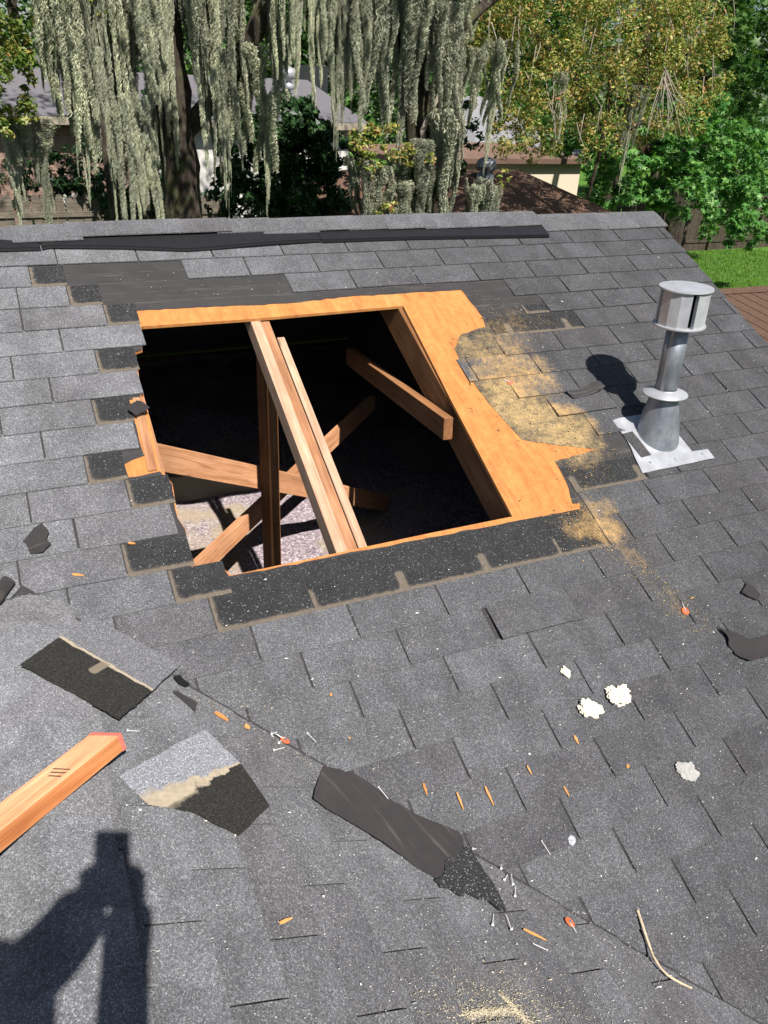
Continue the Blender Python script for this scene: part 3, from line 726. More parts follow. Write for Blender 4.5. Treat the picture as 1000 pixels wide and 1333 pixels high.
# ------------------------------------------------------------------ loose things on the roofs
def bent_sheet(poly, th, curl, nx=14, ny=8, lift=.0, seedv=0):
    """thin sheet cut to a polygon and curled a little; local xy, z up"""
    bm = bmesh.new(); pv = [bm.verts.new((x, y, 0)) for x, y in poly]; bm.faces.new(pv)
    xs_ = [p[0] for p in poly]; ys_ = [p[1] for p in poly]
    for i in range(1, nx):
        x = min(xs_) + (max(xs_) - min(xs_)) * i / nx
        bmesh.ops.bisect_plane(bm, geom=bm.verts[:] + bm.edges[:] + bm.faces[:], plane_co=(x, 0, 0), plane_no=(1, 0, 0))
    for i in range(1, ny):
        y = min(ys_) + (max(ys_) - min(ys_)) * i / ny
        bmesh.ops.bisect_plane(bm, geom=bm.verts[:] + bm.edges[:] + bm.faces[:], plane_co=(0, y, 0), plane_no=(0, 1, 0))
    r = bmesh.ops.extrude_face_region(bm, geom=bm.faces[:]); top = {v for v in r['geom'] if isinstance(v, bmesh.types.BMVert)}
    for v in bm.verts:
        z = lift + curl(v.co.x, v.co.y); v.co.z = z + (th if v in top else 0)
    return frombm('sheet', bm, False)
def m_scrap(axis_off, flip=False, nm='a'):
    m, nt, b = mat('shingle_scrap_' + nm); tc, oi, vec = objvec(nt)
    sx = nd(nt, 'ShaderNodeSeparateXYZ'); nt.links.new(tc.outputs['Object'], sx.inputs[0])
    y = mathn(nt, 'ADD', sx.outputs[1], mathn(nt, 'MULTIPLY', mathn(nt, 'SUBTRACT', noise(nt, vec, 26, 3), .5), .02 if nm == 'a' else .06))
    y = mathn(nt, 'SUBTRACT', y, axis_off)
    g1, d1, sp = granules(nt, vec, (.15, .15, .162) if nm == 'a' else (.23, .235, .26)); g2, d2, sp2 = granules(nt, vec, (.028, .027, .025))
    col = mixc(nt, ramp(nt, mathn(nt, 'ADD', mathn(nt, 'MULTIPLY', y, 20), .5), [(.49, (0, 0, 0)), (.51, (1, 1, 1))]), g2, g1)
    band = .007 if nm == 'a' else mathn(nt, 'MINIMUM', mathn(nt, 'MAXIMUM', mathn(nt, 'SUBTRACT', .020, mathn(nt, 'MULTIPLY', sx.outputs[0], .22)), .006), .042)
    t = ramp(nt, mathn(nt, 'DIVIDE', mathn(nt, 'ABSOLUTE', y), band), [(.55, (1, 1, 1)), (1., (0, 0, 0))])
    col = mixc(nt, t, col, mixc(nt, noise(nt, vec, 55, 4), (.22, .18, .13), (.52, .44, .33)))
    if nm == 'a':                                # finger of dirt where a slot lay
        px = mathn(nt, 'ADD', sx.outputs[0], .0); py = mathn(nt, 'MAXIMUM', mathn(nt, 'SUBTRACT', mathn(nt, 'MULTIPLY', y, -1), .055), 0)
        dd = mathn(nt, 'SQRT', mathn(nt, 'ADD', mathn(nt, 'MULTIPLY', px, px), mathn(nt, 'MULTIPLY', py, py)))
        inside = mathn(nt, 'MULTIPLY', ramp(nt, mathn(nt, 'DIVIDE', dd, .014), [(.7, (1, 1, 1)), (1., (0, 0, 0))]), mathn(nt, 'LESS_THAN', y, .002))
        col = mixc(nt, mathn(nt, 'MULTIPLY', inside, .8), col, (.22, .185, .14))
    setup(nt, b, col, .9, d1, .5, .002, .2); return m
def place_east(a, y, h, spin): return frame(Q(a, y, h), EASTF, 0, spin)
def ea(a, y, a0, y0, spin):                      # point of the east slope in the local axes of a thing at (a0,y0)
    lx, ly = y - y0, -(a - a0); cs, sn = math.cos(-spin), math.sin(-spin)
    return (lx * cs - ly * sn, lx * sn + ly * cs)
# scrap A: shingle piece, dark headlap and grey tabs
sp = math.atan2(-(.284 - .074), (-1.853 + 1.654))    # along its tan line
a0, y0 = .178, -1.753
def scrap(name, pts, a0, y0, spin, curl, m, label, h=.011, th=.003, cat='shingle scrap', nx=14, ny=10, rag=.0022):
    poly = [ea(a, y, a0, y0, spin) for a, y in pts]
    if sum(poly[i][0] * poly[(i + 1) % len(poly)][1] - poly[(i + 1) % len(poly)][0] * poly[i][1] for i in range(len(poly))) < 0: poly = poly[::-1]
    poly = [tuple(p) for p in ragged(poly, .018, rag)]
    me = bent_sheet(poly, th, curl, nx, ny); me.name = name
    o = link(name, me, m, None, place_east(a0, y0, h, spin), label=label, cat=cat); return o
spinA = math.atan2(-(.284 - .074), -.199)
def m_blk():
    m, nt, b = mat('black_granules'); tc, oi, vec = objvec(nt); col, dist, sep = granules(nt, vec, (.034, .034, .037), 380)
    col = mixc(nt, mathn(nt, 'MULTIPLY', ramp(nt, sep.outputs[1], [(.955, (0, 0, 0)), (.96, (1, 1, 1))], 'CONSTANT'), .6), col, (.42, .42, .43))
    setup(nt, b, col, .9, dist, .7, .003, .2); return m
M_BLK = m_blk()
M_SCA, M_SCB = m_scrap(0., nm='a'), m_scrap(0., nm='b')
scrap('shingle_scrap', [(-.033, -1.798), (.074, -1.654), (.160, -1.535), (.385, -1.73), (.284, -1.853), (.179, -1.979)], .179, -1.7535, spinA,
      lambda x, y: .004 * math.sin(x * 9) + (.006 * max(0, (y - .02) / .1)) , M_SCA, 'rectangular shingle scrap, dark half and grey half with tan line, above the timber offcut', h=.024)
spinB = math.radians(-150) + math.pi
scrap('shingle_scrap', [(.158, -2.154), (.403, -1.975), (.455, -2.07), (.470, -2.10), (.500, -2.235), (.395, -2.324), (.300, -2.255), (.209, -2.235)], .325, -2.172, math.radians(-59.5),
      lambda x, y: .003 * math.sin(x * 14 + 1) + .012 * max(0, x - .02) , M_SCB, 'torn L-shaped shingle scrap with pale tan patch and black corner', h=.015)
scrap('felt_scrap', [(.722, -2.075), (.78, -2.09), (.840, -2.118), (.90, -2.165), (.97, -2.205), (1.02, -2.255), (1.044, -2.293), (1.036, -2.34), (.965, -2.405), (.900, -2.455), (.865, -2.43), (.80, -2.368), (.72, -2.29), (.66, -2.235), (.633, -2.205), (.655, -2.165)], .85, -2.26, .3,
      lambda x, y: .006 * abs(y * 9) ** 2 * .5 + .004 * math.sin(x * 13 + y * 20) + .003, M_FELT2, 'long dark brown felt strip lying beside the valley', cat='felt scrap', th=.0015)
me_c = scrap('shingle_scrap', [(1.034, -2.338), (1.05, -2.375), (1.048, -2.43), (1.052, -2.49), (1.045, -2.53), (1.036, -2.556), (1.02, -2.548), (1.005, -2.522), (.975, -2.515), (.95, -2.496), (.925, -2.505), (.905, -2.482), (.882, -2.478), (.872, -2.456), (.905, -2.445), (.94, -2.40)], .98, -2.44, .3,
      lambda x, y: .002, M_BLK, 'black granular shingle tail at the end of the felt strip', h=.013)
scrap('felt_scrap', [(.350, -1.826), (.365, -1.822), (.412, -1.862), (.398, -1.898), (.385, -1.880)], .38, -1.86, 0, lambda x, y: .002, M_FELT2, 'small brown sliver of felt next to the valley', cat='felt scrap', nx=4, ny=4)
scrap('tar_lump', [(.365, -1.765), (.385, -1.755), (.392, -1.775), (.405, -1.79), (.39, -1.80), (.375, -1.79)], .385, -1.78, 0, lambda x, y: .004, M_DARK, 'tiny black tar lump just above the brown felt sliver', th=.006, cat='tar lump', nx=4, ny=4)
def on_main(name, pts, u0, v0, curl, m, label, cat, h=.011, th=.0025, nx=8, ny=6):
    poly = [(u - u0, -(v - v0)) for u, v in pts]
    if sum(poly[i][0] * poly[(i + 1) % len(poly)][1] - poly[(i + 1) % len(poly)][0] * poly[i][1] for i in range(len(poly))) < 0: poly = poly[::-1]
    poly = [tuple(p) for p in ragged(poly, .010, .0025)]
    me = bent_sheet(poly, th, curl, nx, ny); me.name = name
    return link(name, me, m, None, frame(P(u0, v0, h), MAINF), label=label, cat=cat)
on_main('felt_flake', [(-2.335, 1.40), (-2.30, 1.362), (-2.275, 1.352), (-2.262, 1.39), (-2.272, 1.415), (-2.262, 1.43), (-2.285, 1.455), (-2.32, 1.45), (-2.325, 1.425)], -2.30, 1.405, lambda x, y: .006 * math.sin(x * 70) + .004, M_FELT2, 'brown torn flake of felt on the grey shingles left of the hole', 'felt flake')
on_main('felt_flake', [(-.255, 2.225), (-.235, 2.25), (-.17, 2.30), (-.09, 2.305), (-.05, 2.30), (-.05, 2.375), (-.14, 2.372), (-.225, 2.368), (-.25, 2.34), (-.262, 2.30), (-.25, 2.27)], -.15, 2.31, lambda x, y: .006 * math.sin(y * 55 + x * 8) + .007, M_FELT2, 'crumpled brown felt scrap at the right edge of the picture', 'felt flake', nx=14, ny=10)
on_main('felt_flake', [(-.075, 2.135), (-.02, 2.10), (.0, 2.16), (-.03, 2.175)], -.03, 2.14, lambda x, y: .004 + .1 * max(0, -x), M_FELT2, 'dark felt corner at the right edge above the crumpled scrap', 'felt flake', nx=4, ny=4)
on_main('curled_shingle_strip', [(-.235, 1.10), (-.19, 1.088), (-.12, 1.085), (-.06, 1.075), (-.02, 1.10), (-.08, 1.125), (-.16, 1.140), (-.22, 1.142)], -.12, 1.11, lambda x, y: .004 + .03 * max(0, x + .02) * 6 * abs(x + .02) + .01 * math.sin(x * 30), M_FELT, 'frayed black strip curling up beside the vent pipe', 'shingle strip', nx=12)
on_main('felt_tuft', [(-1.945, .915), (-1.915, .905), (-1.88, .945), (-1.90, .965), (-1.93, .968), (-1.95, .945)], -1.915, .94, lambda x, y: .012 + .006 * math.sin(x * 90), M_FELT2, 'grey tuft of felt hanging over the left edge of the hole', 'felt flake', h=.016, nx=5, ny=5)
# grey roll at the left edge
V, F = tube([P(-2.53, 1.66, .02), P(-2.43, 1.59, .022), P(-2.385, 1.535, .026)], [.022, .021, .019], 14)
link('felt_roll', mesh('felt_roll', V, F, True), M_FELT2, label='end of a rolled grey felt piece at the left edge', cat='felt roll')
# timber offcut with a pinkish sawn end
off = empty('timber_offcut', (0, 0, 0), 'orange timber offcut with red-stained sawn end, at the left edge', 'timber')
e1 = Q(.128, -2.092, .058); d_ = (Vector((-2.56, -2.40, 0)) - Vector((e1.x, e1.y, 0))); d_.z = .0
p_far = e1 + d_.normalized() * .62; p_far.z = ZR + .078
off.location = e1
ob = board('timber', e1, p_far, .089, .038, M_RED, off, (-.25, .27, 1)); ob.matrix_basis = Matrix.Translation(-e1) @ ob.matrix_basis
M_SIDE = m_wood('dark_red_side', (.30, .10, .035), (.44, .17, .06), (.52, .24, .10))  # narrow side faces are darker and redder than the top
M_END = m_plain('red_stained_end_grain', (.60, .16, .12), .8, 0, .2, .2, 60)
me = frombm('sawn_end', boxbm(-.0014, .012, -.0455, .0455, -.0201, .0201, .002)); me_t = ob.data; me_t.materials.append(M_SIDE)
for p_ in me_t.polygons:
    if abs(p_.normal.y) > .8: p_.material_index = 1
oe = link('sawn_end', me, M_END, off, ob.matrix_basis.copy(), label='red-stained sawn end')
M_STAMP = m_plain('grey_staple_mark', (.10, .07, .06), .7)
for i in range(3):
    me = frombm('pencil_mark', boxbm(.135 + .012 * i, .139 + .012 * i, -.02 + .006 * i, .03, .0187, .0192)); link('pencil_mark', me, M_STAMP, off, ob.matrix_basis.copy())
# insulation clumps
M_SMEAR = m_plain('pale_grey_smear', (.42, .41, .39), .95, 0, .1, .5, 120)
def clump(u, v, r, n, label, name='insulation_clump', cat='insulation clump', m=M_CREAM, flat=.5, group=None):
    bm = bmesh.new(); bmesh.ops.create_icosphere(bm, subdivisions=4, radius=1)
    sd = random.random() * 100
    from mathutils import noise as mn
    for w in bm.verts:
        d = 1 + .55 * mn.noise(w.co * 1.6 + Vector((sd, 0, 0))) + .35 * mn.noise(w.co * 4.5 + Vector((0, sd, 0))) + .18 * mn.noise(w.co * 11 + Vector((0, 0, sd)))
        w.co = Vector((w.co.x * r * d, w.co.y * r * d * .8, max(w.co.z, -.25) * r * d * flat))
    link(name, frombm(name, bm), m, None, frame(P(u, v, .010 + r * .12), MAINF, 0, random.random() * 6), label=label, cat=cat, group=group)
clump(-.752, 2.345, .036, 5, 'largest cream insulation clump, right of the pair below the hole')
clump(-.867, 2.36, .033, 5, 'cream insulation clump with ragged lower edge, left of the pair')
clump(-.880, 2.228, .016, 4, 'small cream insulation crumb above the pair of clumps')
clump(-.665, 2.615, .030, 4, 'dirty grey smear of insulation near the right edge', m=M_SMEAR, flat=.10)
clump(-1.115, 2.675, .012, 3, 'small white paper shred in the lower right', name='paper_shred', cat='paper shred', m=M_WHITE, flat=.3)
# orange cap washers
def washer(mw, label):
    t = empty('plastic_cap_nail', label=label, cat='cap nail', mw=mw)
    v, f = lathe([(.0135, 0), (.0140, .001), (.0125, .0022), (.004, .003)], 24); link('washer', mesh('washer', v, f), M_ORANGE, t)
    v, f = lathe([(.0045, .003), (.0045, .0042), (.002, .0048)], 10); link('nail_head', mesh('nail_head', v, f), M_GALV, t)
    V, F = tube([(.004, 0, .002), (.028, .012, .003)], [.0014, .001], 6); link('shank', mesh('shank', V, F), M_NAIL, t)
washer(frame(Q(.635, -1.985, .013), EASTF, .1, .5), 'orange plastic cap nail near the middle of the valley')
washer(frame(Q(1.23, -2.592, .013), EASTF, -.1, 2.6), 'orange plastic cap nail near the twig')
washer(frame(P(-.335, 2.142, .012), MAINF, .05, 1), 'orange plastic cap nail at the end of the sawdust trail')
washer(frame(P(-.449, 1.008, .004), MAINF, 0, 2), 'faded orange cap nail in the sawdust beside the hole')
# twig
tp = [P(-1.030, 2.887, .012), P(-1.043, 2.925, .022), Q(1.435, -2.68, .030), Q(1.418, -2.72, .026), Q(1.428, -2.757, .018), Q(1.462, -2.78, .014), Q(1.495, -2.797, .012)]
for _ in range(3): tp = [tp[0]] + [q for i in range(len(tp) - 1) for q in (tp[i].lerp(tp[i + 1], .25), tp[i].lerp(tp[i + 1], .75))] + [tp[-1]]
V, F = tube(tp, [.0038 - .0013 * i / len(tp) + .0006 * (random.random() - .5) for i in range(len(tp))], 8, .25)
link('twig', mesh('twig', V, F, True), M_TWIG, label='curved dry twig lying across the valley at lower right', cat='twig')
# wood slivers
def sliver(p, q, w, m, label, name='wood_sliver', cat='wood sliver', group=None):
    p, q = Vector(p), Vector(q); X = (q - p).normalized(); Z = Vector((0, -.3, 1)); Z = (Z - X * Z.dot(X)).normalized(); L = (q - p).length
    poly = [(0, -w * .3), (L * .3, -w * .5), (L, -w * .15), (L * .96, w * .2), (L * .5, w * .5), (0, w * .35)]
    v, f = prism(poly, 0, w * .4); link(name, mesh(name, v, f), m, None, frame(p, (X, Z.cross(X), Z)), label=label, cat=cat, group=group)
gs = 'orange wood slivers scattered below the hole'
for (u, v, a, L, w, lab) in ((-1.452, 2.412, 1.25, .035, .007, 'leftmost orange sliver in the row below the middle of the picture'), (-1.372, 2.462, 1.45, .050, .006, 'second orange sliver from the left in the row'), (-1.288, 2.472, 1.6, .055, .007, 'longest orange sliver, right one of the row'),
                        (-1.142, 2.455, 1.7, .028, .005, 'short orange sliver right of the row of three'), (-.958, 2.418, 1.5, .026, .008, 'red-orange sliver below the insulation clumps'), (-.840, 2.545, .2, .03, .01, 'pale curled shaving between clumps and grey smear'),
                        (-1.065, 2.54, 1.8, .03, .006, 'thin orange sliver in a shingle slot left of the grey smear'), (-1.61, 2.10, .2, .02, .009, 'stubby orange chip on the shingles below the hole'), (-1.60, 2.235, .0, .025, .004, 'thin straw-coloured splinter above the felt strip')):
    sliver(P(u, v, .011), P(u - math.cos(a) * L * .3, v + math.sin(a) * L, .011), w, M_BARE, lab, group=gs)
sliver(Q(.455, -1.895, .013), Q(.485, -1.925, .013), .011, M_BARE, 'orange wood chip between the valley and the torn scrap', 'wood_chip', 'wood chip')
sliver(Q(.53, -1.938, .013), Q(.54, -1.95, .013), .012, M_BARE, 'small round orange chip left of the upper cap nail', 'wood_chip', 'wood chip')
sliver(Q(1.06, -2.60, .013), Q(1.11, -2.635, .013), .006, M_BARE, 'long orange sliver just left of the lower cap nail', 'wood_chip', 'wood chip')
sliver(Q(.42, -2.545, .013), Q(.452, -2.535, .013), .007, M_BARE, 'lone pale splinter right of the photographer shadow', 'wood_chip', 'wood chip')
for (u, v, L, lab) in ((-2.22, 1.545, .03, 'pale wood chip on the shingles beside the felt roll'), (-2.05, 1.47, .02, 'pale splinter on the course left of the hole')):
    sliver(P(u, v, .011), P(u + L, v + L * .4, .011), .008, M_BARE, lab, 'wood_chip', 'wood chip')
# loose nails
def nail(mw, label, L=.04):
    t = empty('loose_nail', label=label, cat='nail', group='loose roofing nails', mw=mw)
    V, F = tube([(0, 0, .002), (L, 0, .002)], [.0011, .0009], 6); link('shank', mesh('shank', V, F), M_NAIL, t)
    v, f = lathe([(.0034, -.0006), (.0036, .0006)], 10); link('head', mesh('head', v, f), M_NAIL, t, Matrix.Translation((0, 0, .003)) @ Matrix.Rotation(math.pi / 2, 4, 'Y'))
for (a, yy, an, lab) in ((1.03, -2.335, .2, 'loose nail on the felt strip where its black tail begins'), (1.06, -2.36, -.3, 'loose nail at the upper right corner of the black tail'), (1.115, -2.425, .6, 'topmost of the nails right of the black tail'),
                         (1.10, -2.46, .2, 'nail halfway down the right side of the black tail'), (1.12, -2.475, .7, 'nail farthest right beside the black tail'), (1.10, -2.51, .5, 'lowest nail right of the black tail, near its tip'),
                         (1.02, -2.60, .9, 'loose nail just below the tip of the black tail'), (1.09, -2.66, 2.2, 'loose nail below the lower cap nail'), (.60, -1.965, .1, 'nail just above left of the upper orange cap nail'),
                         (.61, -2.00, .4, 'nail just left of the upper orange cap nail'), (.585, -2.03, 0, 'nail below left of the upper orange cap nail'), (.97, -2.585, .5, 'nail left of the long orange sliver in the lower middle')):
    nail(frame(Q(a, yy, .0125), EASTF, 0, an - 1.2), lab, L=.026 + .018 * random.random())
nail(frame(Q(.195, -1.605, .0135), EASTF, 0, -2.35), 'long bright nail at the head of the valley', L=.058)
nail(frame(Q(.20, -2.0, .013), EASTF, 0, -1.5), 'nail beside the red sawn end of the timber offcut', L=.03)
nail(frame(P(-1.712, 2.19, .011), MAINF, 0, -1.1), 'slim nail on the main slope right of the upper cap nail', L=.035)
nail(frame(P(-1.575, 2.385, .011), MAINF, 0, -1.2), 'nail at the valley above the felt strip', L=.04)
nail(frame(P(-1.2, 2.65, .011), MAINF, 0, -1.4), 'nail on the main slope beside the white paper shred', L=.04)
# sawdust and crumbs (uncountable)
def grains(name, pts, nrm, size, m, label, flat=.5):
    N = len(pts); pts = np.array([tuple(p) for p in pts]); nr = np.array([tuple(n) for n in nrm])
    base = rng.normal(size=(N, 4, 3)); base /= np.linalg.norm(base, axis=2, keepdims=True)
    sz = size * rng.lognormal(0, .45, N)[:, None, None]
    el = np.ones((N, 1, 3)); el[:, 0, 0] = 1 + rng.random(N) * 1.6
    V = base * el * sz
    h = np.einsum('nij,nj->ni', V, nr)
    V -= h[:, :, None] * nr[:, None, :] * (1 - flat)
    V = V + pts[:, None, :]
    F = np.array([[0, 1, 2], [0, 2, 3], [0, 3, 1], [1, 3, 2]]); F = (np.arange(N)[:, None, None] * 4 + F[None]).reshape(-1, 3)
    return link(name, npmesh(name, V.reshape(-1, 3), F), m, kind='stuff', label=label)
def hh(u, v): return .0055 + .005 * ((v / EXPO) % 1)
N1 = MAINF[2]; NE = EASTF[2]
pts = []
for (u, v), r, a in DUST:
    n = int(420 * a * (r / .07) ** 1.3)
    for _ in range(n):
        du, dv = random.gauss(0, r * .75), random.gauss(0, r * .75); U, W_ = u + du, v + dv
        if U < -.745 and W_ < 1.63: continue
        pts.append(P(U, W_, (.002 if (U < -.62 or (U < -.5 and 1.3 < W_ < 1.63)) else hh(U, W_)) + .0005))
for _ in range(900):
    t = random.random(); U, W_ = -.60 + .32 * t + random.gauss(0, .05), 1.62 + .6 * t + random.gauss(0, .04)
    pts.append(P(U, W_, hh(U, W_)))
grains('sawdust', pts, [N1] * len(pts), .0012, M_SAW, 'yellow sawdust strewn over sheathing and shingles right of the hole')
pts = []; nr = []
for _ in range(11000):
    U, W_ = random.uniform(-2.3, 1.), random.uniform(1.75, 3.3)
    if U - XR < (W_ - V0) * c: continue
    if random.random() < .35 + .3 * (W_ > 2.2): pts.append(P(U, W_, hh(U, W_))); nr.append(N1)
for _ in range(7000):
    A_, Y_ = random.uniform(0.1, 1.5), random.uniform(-2.9, -1.6)
    if Y_ > YV - A_ * c: continue
    if random.random() < .25 + .5 * A_: pts.append(Q(A_, Y_, .009)); nr.append(NE)
for _ in range(1800):
    U, W_ = random.uniform(-2.0, 1.), random.uniform(.2, 1.75)
    if -1.88 < U < -.46 and .4 < W_ < 1.66: continue
    pts.append(P(U, W_, hh(U, W_))); nr.append(N1)
for _ in range(170):
    U, W_ = random.uniform(-1.86, -.5), random.uniform(1.67, 1.82); pts.append(P(U, W_, .0075)); nr.append(N1)
for k_ in (2, 3, 4, 6, 8, 10, 11, 13, 14):
    for _ in range(9): pts.append(P(LEND[k_] + random.random() * .12, k_ * EXPO - random.random() * .1, .0075)); nr.append(N1)
grains('roof_crumbs', pts, nr, .00155, M_SPECK, 'pale crumbs of debris scattered over the shingles')
pts = []; nr = []
for (u, v, r, n) in ((-1.83, 2.06, .05, 160), (-1.76, 2.12, .03, 60), (-1.55, 2.33, .04, 40), (-1.30, 2.02, .03, 40), (-1.49, 2.05, .03, 40), (-.84, 2.50, .06, 40), (-.62, 2.40, .08, 60)):
    for _ in range(n): U, W_ = u + random.gauss(0, r), v + random.gauss(0, r * .6); pts.append(P(U, W_, hh(U, W_))); nr.append(N1)
for _ in range(420):                             # trail of chips along the valley
    t = random.random(); A_ = .42 + t * .35 + random.gauss(0, .02); Y_ = YV - A_ * c - .02 - abs(random.gauss(0, .04)); pts.append(Q(A_, Y_, .01)); nr.append(NE)
for _ in range(6000):                            # pale dust near the lower edge
    A_, Y_ = .86 + random.gauss(0, .10), -2.80 + random.gauss(0, .06); pts.append(Q(A_, Y_, .009)); nr.append(NE)
for _ in range(4200):
    t = random.random()
    if random.random() < .6: A_, Y_ = .76 + .14 * t, -2.775 - .006 * t
    else: A_, Y_ = .885 + .03 * t, -2.745 - .075 * t
    pts.append(Q(A_ + random.gauss(0, .004), Y_ + random.gauss(0, .005), .010)); nr.append(NE)
M_CRUMB2 = m_plain('pale_sawdust', (.76, .66, .48), .95, 0, .1, .3, 120)
grains('sawdust', pts, nr, .00105, M_CRUMB2, 'pale sawdust and chips along the valley and at the lower edge')

# ------------------------------------------------------------------ foliage helpers
def rot_frames(N, upbias=.35):
    n = rng.normal(size=(N, 3)); n[:, 2] = np.abs(n[:, 2]) + upbias; n[:, 1] -= upbias * .6
    n /= np.linalg.norm(n, axis=1, keepdims=True)
    a = rng.normal(size=(N, 3)); a -= (a * n).sum(1, keepdims=True) * n; a /= np.linalg.norm(a, axis=1, keepdims=True)
    return a, np.cross(n, a), n
def leaves(name, pts, size, m, parent, kind='oval', upbias=.35, origin=Vector((0, 0, 0)), label=None):
    P_ = np.asarray(pts, float) - np.array(origin); N = len(P_)
    a, b, n = rot_frames(N, upbias); L = size * rng.lognormal(0, .28, N)[:, None]
    if kind == 'oval':
        w = .42
        V = np.stack([P_ - a * L * .5, P_ + b * L * w * .5 + n * L * .08, P_ + a * L * .5, P_ - b * L * w * .5 + n * L * .08], 1).reshape(-1, 3)
        F = np.array([[0, 1, 2, 3]]) + np.arange(N)[:, None] * 4
    else:                                        # five-lobed leaf: a shared hub and five pointed lobes
        vs = [P_]; k = 5
        for i in range(k):
            an = (i - 2) * 1.12; d = a * math.cos(an) + b * math.sin(an); d2 = a * math.cos(an + .56) + b * math.sin(an + .56)
            ln = (1., .95, .78)[abs(i - 2)]
            vs += [P_ + d * L * .55 * ln - n * L * .10, P_ + d2 * L * .20]
        V = np.stack(vs, 1).reshape(-1, 3); nv = 1 + 2 * k; F = []
        for i in range(k):
            prev = 2 * ((i - 1) % k) + 2; tip = 2 * i + 1; nxt = 2 * i + 2
            F += [[0, prev, tip, nxt]]
        F = (np.array(F)[None] + (np.arange(N) * nv)[:, None, None]).reshape(-1, 4)
    return link(name, npmesh(name, V, F), m, parent, label=label)
def ball(c_, r, n, squash=1., shell=.5):
    d = rng.normal(size=(n, 3)); d /= np.linalg.norm(d, axis=1, keepdims=True)
    rad = rng.random(n) ** (1 / 3) * (1 - shell) + shell * (.75 + .3 * rng.random(n))
    p = d * (rad * r)[:, None]; p[:, 2] *= squash
    return p + np.array(c_)
def clumpy(c_, r, n, sub=9, squash=1.):
    """leaves gathered in twig-end clumps inside a ball, so that gaps stay between them"""
    cs = ball(c_, r, sub, squash, .4); out = []
    for q in cs: out.append(ball(q, r * (.18 + .22 * random.random()), n // sub, .8, .2))
    return np.concatenate(out)
def trunk(name, path, radii, parent, origin, n=12, wob=.12, m=None, label=None):
    fine = []; rf = []
    for i in range(len(path) - 1):
        for k in range(4):
            t = k / 4; fine.append(Vector(path[i]).lerp(Vector(path[i + 1]), t) + Vector((random.gauss(0, 1), random.gauss(0, 1), 0)) * radii[i] * .08); rf.append(radii[i] * (1 - t) + radii[i + 1] * t)
    fine.append(Vector(path[-1])); rf.append(radii[-1])
    V, F = tube([p - origin for p in fine], rf, n, wob)
    return link(name, mesh(name, V, F, True), m or M_BARK, parent, label=label)
def pxr(px, py, Y, r): return r * dep(at(px, py, Y)) / 1040

# ------------------------------------------------------------------ spanish moss, shared variants (unit height, hanging from z=0 to -1)
def moss_mesh(n, kink):
    """a ragged bundle of tendrils of unequal length, each a fuzz of thin drooping ribbons"""
    k = 6; T = 9
    off = rng.normal(size=(T, 2)) * .45; leng = .30 + .70 * rng.random(T) ** 1.2; leng[0] = 1.; rad = .14 + .20 * rng.random(T); bend = rng.normal(size=(T, 2)) * .3
    tid = rng.choice(T, n, p=(leng * rad) / (leng * rad).sum())
    Lt = leng[tid]; t0 = rng.random(n) ** .9 * Lt
    ang = rng.random(n) * 6.283; rr = rng.random(n) ** .6
    ln = .03 + .075 * rng.random(n); ph = rng.random(n) * 6.28; side = rng.random(n) * 6.283; wd = .0042 + .0045 * rng.random(n)
    curl = .05 + .07 * rng.random(n); frq = 1.2 + 1.2 * rng.random(n)
    verts = np.zeros((n, k + 1, 2, 3))
    for j in range(k + 1):
        tt = t0 + ln * j / k; q = np.clip(tt / Lt, 0, 1)
        lump = .66 + .34 * np.sin(q * 13 + tid * 2.1) * np.sin(q * 5 + tid)
        r = rad[tid] * (1 - q) ** .5 * lump * np.minimum(1, .5 + 4 * q) * (1.25 - .25 * q)
        sway = .10 * np.sin(q * 7 + tid * 1.7)
        x = off[tid, 0] * (1 - .3 * q) + bend[tid, 0] * q * q + sway + np.cos(ang) * rr * r + np.sin(ph + j * frq) * curl
        y = off[tid, 1] * (1 - .3 * q) + bend[tid, 1] * q * q + np.sin(ang) * rr * r + np.cos(ph * 1.3 + j * frq) * curl
        w = wd * (1 - .5 * j / k) * 2.4
        verts[:, j, 0] = np.stack([x - np.cos(side) * w, y - np.sin(side) * w, -tt], 1)
        verts[:, j, 1] = np.stack([x + np.cos(side) * w, y + np.sin(side) * w, -tt], 1)
    nv = 2 * (k + 1)
    F = np.array([[2 * j, 2 * j + 1, 2 * j + 3, 2 * j + 2] for j in range(k)])
    F = (F[None] + (np.arange(n) * nv)[:, None, None]).reshape(-1, 4)
    me = npmesh('moss', verts.reshape(-1, 3), F); me.materials.append(L_MOSS); return me
MOSS = [moss_mesh(5200, kk) for kk in (-1.2, -.5, 0., .4, .9, 1.4, -.9, .2, .6)]
MOSS_S = [moss_mesh(2000, kk) for kk in (-.8, .1, .9)]
def hang(px, y0, y1, w, Y, tree, origin):
    a, b = at(px, y0, Y), at(px, y1 + .07 * (y1 - max(y0, 0)), Y); H = a.z - b.z; r = pxr(px, (y0 + y1) / 2, Y, w) * .92
    me = random.choice(MOSS_S if w < 15 else MOSS)
    link('moss', me, L_MOSS, tree, Matrix.Translation(a - origin) @ Matrix.Rotation((random.random() - .5) * .05, 4, 'Y') @ Matrix.Rotation(random.choice((0, 1, 2, 3)) * 1.57 + random.random(), 4, 'Z') @ Matrix.Diagonal((r, r * .8, H, 1)))

